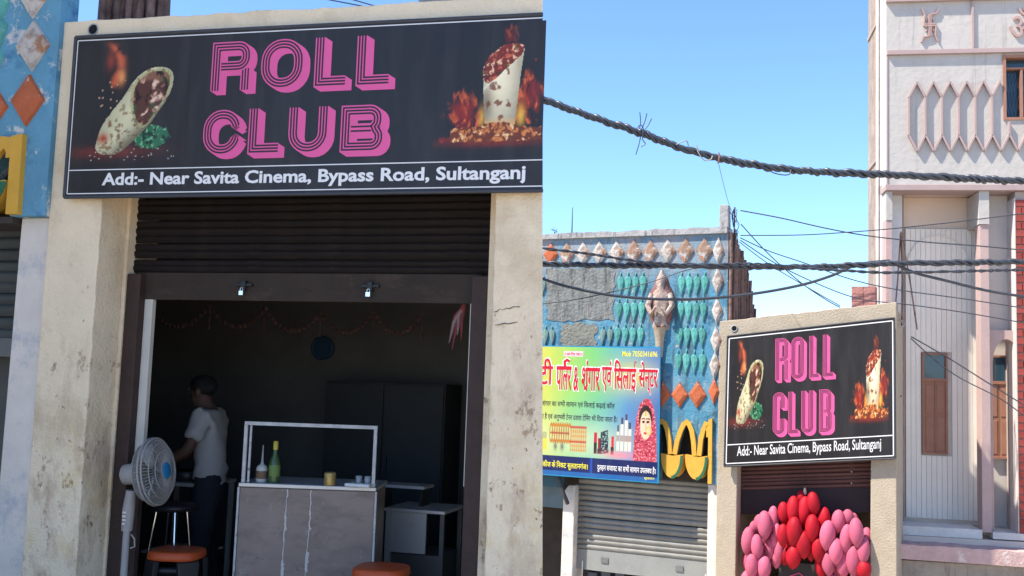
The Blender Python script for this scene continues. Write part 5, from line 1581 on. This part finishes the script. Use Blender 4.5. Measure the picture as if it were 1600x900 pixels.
# base slabs
MB().box(.15, 1.12, -.02, .56, -.16, -.05).build('porch_floor', mat('white_ledge', (.70, .66, .60), .85, .12, 6, .4, 20), wh)
MB().box(1.24, 2.3, -.03, .6, -.15, -.07).build('porch_floor', MATS['white_ledge'], wh)
MB().box(.13, 2.3, -.05, .9, -.30, -.165).build('porch_step', MATS['porch_cream'], wh)
sl = [(.02, -.40), (.06, -.24)] + jline(.06, 2.6, -.225, -.24, 30, .008) + [(2.6, -.42)]
MB().prism(sl, -.42, .0).build('balcony_slab', mat('chipped_pink_slab', (.50, .345, .33), .9, .12, 6, .7, 18, spots=[((.62, .52, .50), 6, .56, .08), ((.25, .18, .16), 12, .66, .06)]), wh)
MB().box(.0, 2.6, -.34, .3, -2.4, -.425).build('plinth_wall', mat('stained_buff_plinth', (.30, .27, .23), .95, .2, 4, .5, 25, spots=[((.14, .12, .10), 6, .56, .12, (3, 1, .4))]), wh)

# ---- cables
WIRES = dict(
    big=[(-0.72, 9.94, 4.71), (0.24, 9.97, 4.36), (0.74, 9.99, 4.2), (1.22, 10.0, 4.06), (1.61, 10.01, 3.93), (1.99, 10.02, 3.84), (2.38, 10.03, 3.78), (2.83, 10.03, 3.74), (3.34, 10.03, 3.73), (3.78, 10.03, 3.73), (4.42, 10.03, 3.72), (5.06, 10.03, 3.71), (5.83, 10.04, 3.7)],
    mid=[(-0.66, 10.33, 2.73), (0.3, 10.33, 2.75), (0.97, 10.33, 2.76), (1.62, 10.32, 2.78), (2.27, 10.32, 2.79), (3.11, 10.32, 2.82), (3.89, 10.31, 2.88), (4.54, 10.31, 2.91), (5.19, 10.31, 2.94), (5.97, 10.31, 2.97)],
    mid2=[(-0.66, 10.15, 3.0), (0.29, 10.16, 2.89), (0.76, 10.17, 2.85), (1.27, 10.17, 2.79), (1.78, 10.17, 2.77), (2.3, 10.17, 2.8), (2.62, 10.17, 2.8), (2.94, 10.17, 2.78), (3.39, 10.18, 2.77), (3.84, 10.18, 2.77), (5.12, 10.17, 2.84), (5.88, 10.17, 2.87)],
    sagc=[(-0.68, 10.51, 2.95), (0.31, 10.52, 2.62), (0.66, 10.52, 2.53), (1.06, 10.52, 2.47), (1.52, 10.51, 2.45), (1.98, 10.5, 2.47), (2.5, 10.48, 2.54), (2.96, 10.46, 2.64), (3.28, 10.44, 2.75), (3.54, 10.42, 2.87), (3.86, 10.41, 2.92)],
    thinl=[(-0.68, 10.98, 2.26), (0.33, 10.75, 2.38), (0.67, 10.67, 2.43), (1.06, 10.58, 2.52), (1.45, 10.48, 2.63), (1.79, 10.39, 2.75), (2.07, 10.32, 2.79)],
    fork=[(3.89, 10.32, 2.87), (4.09, 10.32, 2.79), (4.42, 10.33, 2.72), (4.81, 10.34, 2.64), (5.2, 10.34, 2.59), (5.98, 10.35, 2.51)],
    p1=[(2.82, 12.64, 3.79), (3.29, 12.51, 3.69), (3.81, 12.38, 3.56), (4.3, 12.24, 3.46), (4.92, 12.05, 3.38), (5.46, 11.88, 3.33), (5.91, 11.74, 3.28), (6.65, 11.49, 3.22)],
    p2=[(2.83, 12.67, 3.48), (3.52, 12.47, 3.48), (4.09, 12.29, 3.51), (4.58, 12.14, 3.55), (5.25, 11.92, 3.62), (5.89, 11.7, 3.7), (6.63, 11.43, 3.78)],
    p3=[(2.83, 12.67, 3.45), (3.16, 12.6, 3.29), (3.6, 12.48, 3.13), (4.11, 12.35, 2.94), (4.6, 12.21, 2.82), (5.28, 12.01, 2.72), (5.93, 11.8, 2.61), (6.68, 11.56, 2.48)],
    p4=[(2.83, 12.65, 3.62), (3.16, 12.61, 3.26), (3.54, 12.54, 2.91), (3.84, 12.49, 2.7), (4.01, 12.45, 2.6)],
    p5=[(2.83, 12.67, 3.42), (3.24, 12.59, 3.14), (3.68, 12.48, 2.91), (4.19, 12.35, 2.71), (4.75, 12.19, 2.64), (5.29, 12.02, 2.56), (5.94, 11.82, 2.44), (6.68, 11.58, 2.3)],
    p6=[(2.82, 12.68, 3.4), (3.17, 12.62, 3.13), (3.62, 12.53, 2.85), (4.01, 12.45, 2.62)],
    d1=[(4.85, 12.38, 2.27), (5.25, 12.29, 2.03), (5.66, 12.2, 1.76), (6.07, 12.1, 1.49), (6.85, 11.91, 0.96)],
    d2=[(4.85, 12.39, 2.25), (5.11, 12.33, 2.0), (5.39, 12.27, 1.79), (5.8, 12.17, 1.57), (6.07, 12.11, 1.37), (6.86, 11.93, 0.74)],
    drop=[(2.01, 10.03, 3.8), (2.2, 10.7, 3.73), (2.45, 11.55, 3.65), (2.77, 12.56, 3.59)],
)
def smooth_path(P, n):
    P = [Vector(p) for p in P]
    out = []
    for i in range(len(P) - 1):
        p0, p1, p2, p3 = P[max(i - 1, 0)], P[i], P[i + 1], P[min(i + 2, len(P) - 1)]
        for k in range(n):
            t = k / n
            out.append(.5 * ((2 * p1) + (p2 - p0) * t + (2 * p0 - 5 * p1 + 4 * p2 - p3) * t * t + (3 * p1 - p0 - 3 * p2 + p3) * t ** 3))
    out.append(P[-1])
    return out
PR = Vector((6.15, 10.25, 0))
for k, p in WIRES.items():
    if k not in ('sagc', 'thinl', 'p4', 'p6', 'drop'):
        p.append((PR.x, PR.y, p[-1][2]))
    if k in ('big', 'mid', 'mid2', 'sagc', 'thinl'):
        p.insert(0, (-.86, 10.1, p[0][2] + .02))
def twisted(name, label, key, r, turns, ns=3, group='thick overhead cables'):
    t = thing(name, label, 'cable', group=group)
    P = smooth_path(WIRES[key], 26)
    for s in range(ns):
        q = []
        dist = 0
        for i, p in enumerate(P):
            if i: dist += (P[i] - P[i - 1]).length
            a = (dist + .06 * math.sin(dist * 3.1) + .03 * math.sin(dist * 7.7)) * turns + 2 * math.pi * s / ns
            wob = 1 + .32 * math.sin(dist * 2.3 + s * 2.1) + .16 * math.sin(dist * 5.7 + s)
            q.append(p + Vector((0, math.cos(a), math.sin(a))) * r * wob)
        MB().tube(q, r * .95, 6).build('strand', M_cable, t)
    return t
c1 = twisted('twisted_cable', 'thick twisted black cable sagging across the open sky', 'big', .021, 26)
twisted('twisted_cable', 'thick twisted cable running level in front of the blue building', 'mid', .017, 22)
def wire(key, label, r, name='wire', group='thin overhead wires'):
    P = smooth_path(WIRES[key], 8)
    return tag(MB().tube(P, r, 6).build(name, M_cable), label, 'wire', group)
twisted('twisted_cable', 'thinner twisted cable dipping down to meet the level cable', 'mid2', .0095, 30, 2)
wire('sagc', 'black cable hanging in a low curve before the leaf tiles', .015)
wire('thinl', 'thin pale wire rising to the right before the grey render patch', .006)
wire('fork', 'cable forking down to the right in front of the porch', .015)
wire('p1', 'topmost wire running right from the rooftop mast', .008)
wire('p2', 'wire from the mast that climbs towards the upper right', .007)
wire('p3', 'third wire down from the mast crossing the porch pillar', .007)
wire('p4', 'steep wire from the mast down to the far shop parapet', .007)
wire('p5', 'lowest long wire from the mast crossing the boarded wall', .007)
wire('p6', 'short steep wire under the others ending at the far shop parapet', .006)
wire('d1', 'upper of two wires slanting down across the boarded wall', .008)
wire('d2', 'lower of two wires slanting down across the shuttered window', .007)
wire('drop', 'hair thin wire dropping from the sagging cable to the mast', .003)
# tape ends and tie wires twisted round the sagging cable
def tie(label, c, segs, r=.006, m=M_cable):
    t = thing('tie_wire', label, 'wire', group='tie wires on the sagging cable')
    t.location = c
    for s in segs:
        MB().tube(smooth_path(s, 6), r, 5).build('strand', m, t)
tie('spiky knot of tie wire high on the sagging cable', (1.22, 10.0, 4.06),
    [[(-.01, 0, .02), (.0, -.03, .10), (-.01, -.03, .20)], [(0, 0, 0), (.04, -.03, .10), (.06, -.04, .19)], [(.02, -.02, 0), (.07, -.03, .06), (.11, -.03, .14)],
     [(-.03, -.03, .04), (0, -.04, .07), (.03, -.04, .02), (.02, -.04, -.07), (.05, -.04, -.12), (.01, -.03, -.15)], [(.01, 0, -.02), (-.01, -.03, -.12), (-.04, -.03, -.23)]], .005)
tie('curl of tie wire on the sagging cable above the roof line', (1.80, 10.0, 3.885),
    [[(-.22, -.03, .06), (-.16, -.04, .09), (-.12, -.04, .10), (-.1, -.03, .05)], [(-.02, -.03, .06), (0, -.04, -.02), (.06, -.04, -.09), (.12, -.04, -.08), (.14, -.03, -.04)], [(-.02, -.03, .05), (.01, -.035, .0)]], .006, mat('pale_tie_wire', (.34, .33, .32), .6))
tie('frayed tie wire where the hair thin wire leaves the sagging cable', (2.0, 10.0, 3.83), [[(0, -.03, .05), (.01, -.04, 0), (-.01, -.03, -.06)], [(.01, -.03, .04), (.0, -.04, -.03), (.02, -.03, -.05)]], .007, mat('brown_tie', (.22, .13, .10), .8))
tie('hanging loop of loose strand under the sagging cable', (2.62, 10.0, 3.745), [[(-.15, -.03, 0), (-.08, -.04, -.05), (.02, -.04, -.07), (.08, -.04, -.06), (.10, -.03, -.01)]], .006)
# mast with tangled wire at the blue building corner
ms = thing('wire_mast', 'thin iron mast tangled with wire at the blue building corner', 'mast', FB, .14, .05, 3.30)
MB().tube([(.04, 0, -.9), (.04, 0, .20), (.045, 0, .60)], .010, 6).build('pole', M_rust, ms)
tgm = MB()
for k in range(6):
    p = [(.04 + rnd.uniform(-.06, .06), rnd.uniform(-.04, .04), -.15 + .10 * j + rnd.uniform(-.03, .03)) for j in range(8)]
    tgm.tube(smooth_path(p, 5), .005, 5)
tgm.build('wire_tangle', M_cable, ms)
# utility poles at the ends of the cables
for x, y, h, lb in ((-.9, 10.15, 5.3, 'concrete utility pole behind the near shop carrying the thick cables'), (6.2, 10.3, 5.2, 'concrete utility pole past the right edge carrying all the wires')):
    up = thing('utility_pole', lb, 'pole', group='utility poles')
    up.location = (x, y, -1.8)
    MB().tube([(0, 0, 0), (0, 0, h + 1.8)], [.11, .075], 10).build('shaft', mat('pole_concrete', (.33, .32, .30), .9, .15), up)
    MB().box(-.4, .4, -.03, .03, h + 1.2, h + 1.28).build('cross_arm', M_rust, up)
# aerial rod and a weed on the blue roof
ad = thing('aerial_rod', 'thin upright rod standing on the blue building roof', 'rod', FB, -2.14, .2, 3.0)
MB().tube([(0, 0, 0), (0, 0, .6), (0, 0, 1.03)], [.014, .012, .005], 6).build('rod', mat('grey_rod', (.12, .12, .13), .6), ad)
MB().box(-.05, .05, -.05, .05, 0, .03).build('foot_plate', M_rust, ad)
wd = thing('weed', 'small green weed sprouting from the blue roof edge', 'plant', FB, -2.34, .05, 3.58)
MB().tube([(0, 0, 0), (.005, 0, .06), (-.01, 0, .13)], .004, 5).build('stem', mat('weed_stem', (.10, .12, .04), .8), wd)
lfm = MB()
for k in range(26):
    a, h, r_ = rnd.uniform(0, 6.3), rnd.uniform(.01, .15), rnd.uniform(.02, .07)
    c = Vector((math.cos(a) * r_, math.sin(a) * r_ * .6, h))
    d = Vector((math.cos(a), math.sin(a), rnd.uniform(-.3, .6))).normalized() * .022
    s_ = d.cross(Vector((0, 0, 1))).normalized() * .010
    lfm.add([c - d, c + s_, c + d, c - s_], [(0, 1, 2, 3)])
lfm.build('leaves', mat('weed_leaf', (.07, .14, .04), .7), wd)

# ---- unseen block added left of the near shop to throw shade over its front
ht = thing('shade_block', 'plain tall block added out of view at the left to shade the near shop', 'house')
ht.location = (-6.4, 3.55, -.3)
MB().box(-1.6, 1.6, -.45, 2.35, 0, 12.0).build('wall', mat('shade_block_render', (.74, .68, .58), .9, .08, 1.5), ht)
for fl in range(4):
    for dx in (-.8, .8):
        w_ = MB().box(dx - .4, dx + .4, -.49, -.451, 1.2 + fl * 3, 2.5 + fl * 3).build('window', M_door, ht)
        MB().box(dx - .34, dx + .34, -.495, -.491, 1.26 + fl * 3, 2.44 + fl * 3).build('pane', M_pane, w_)
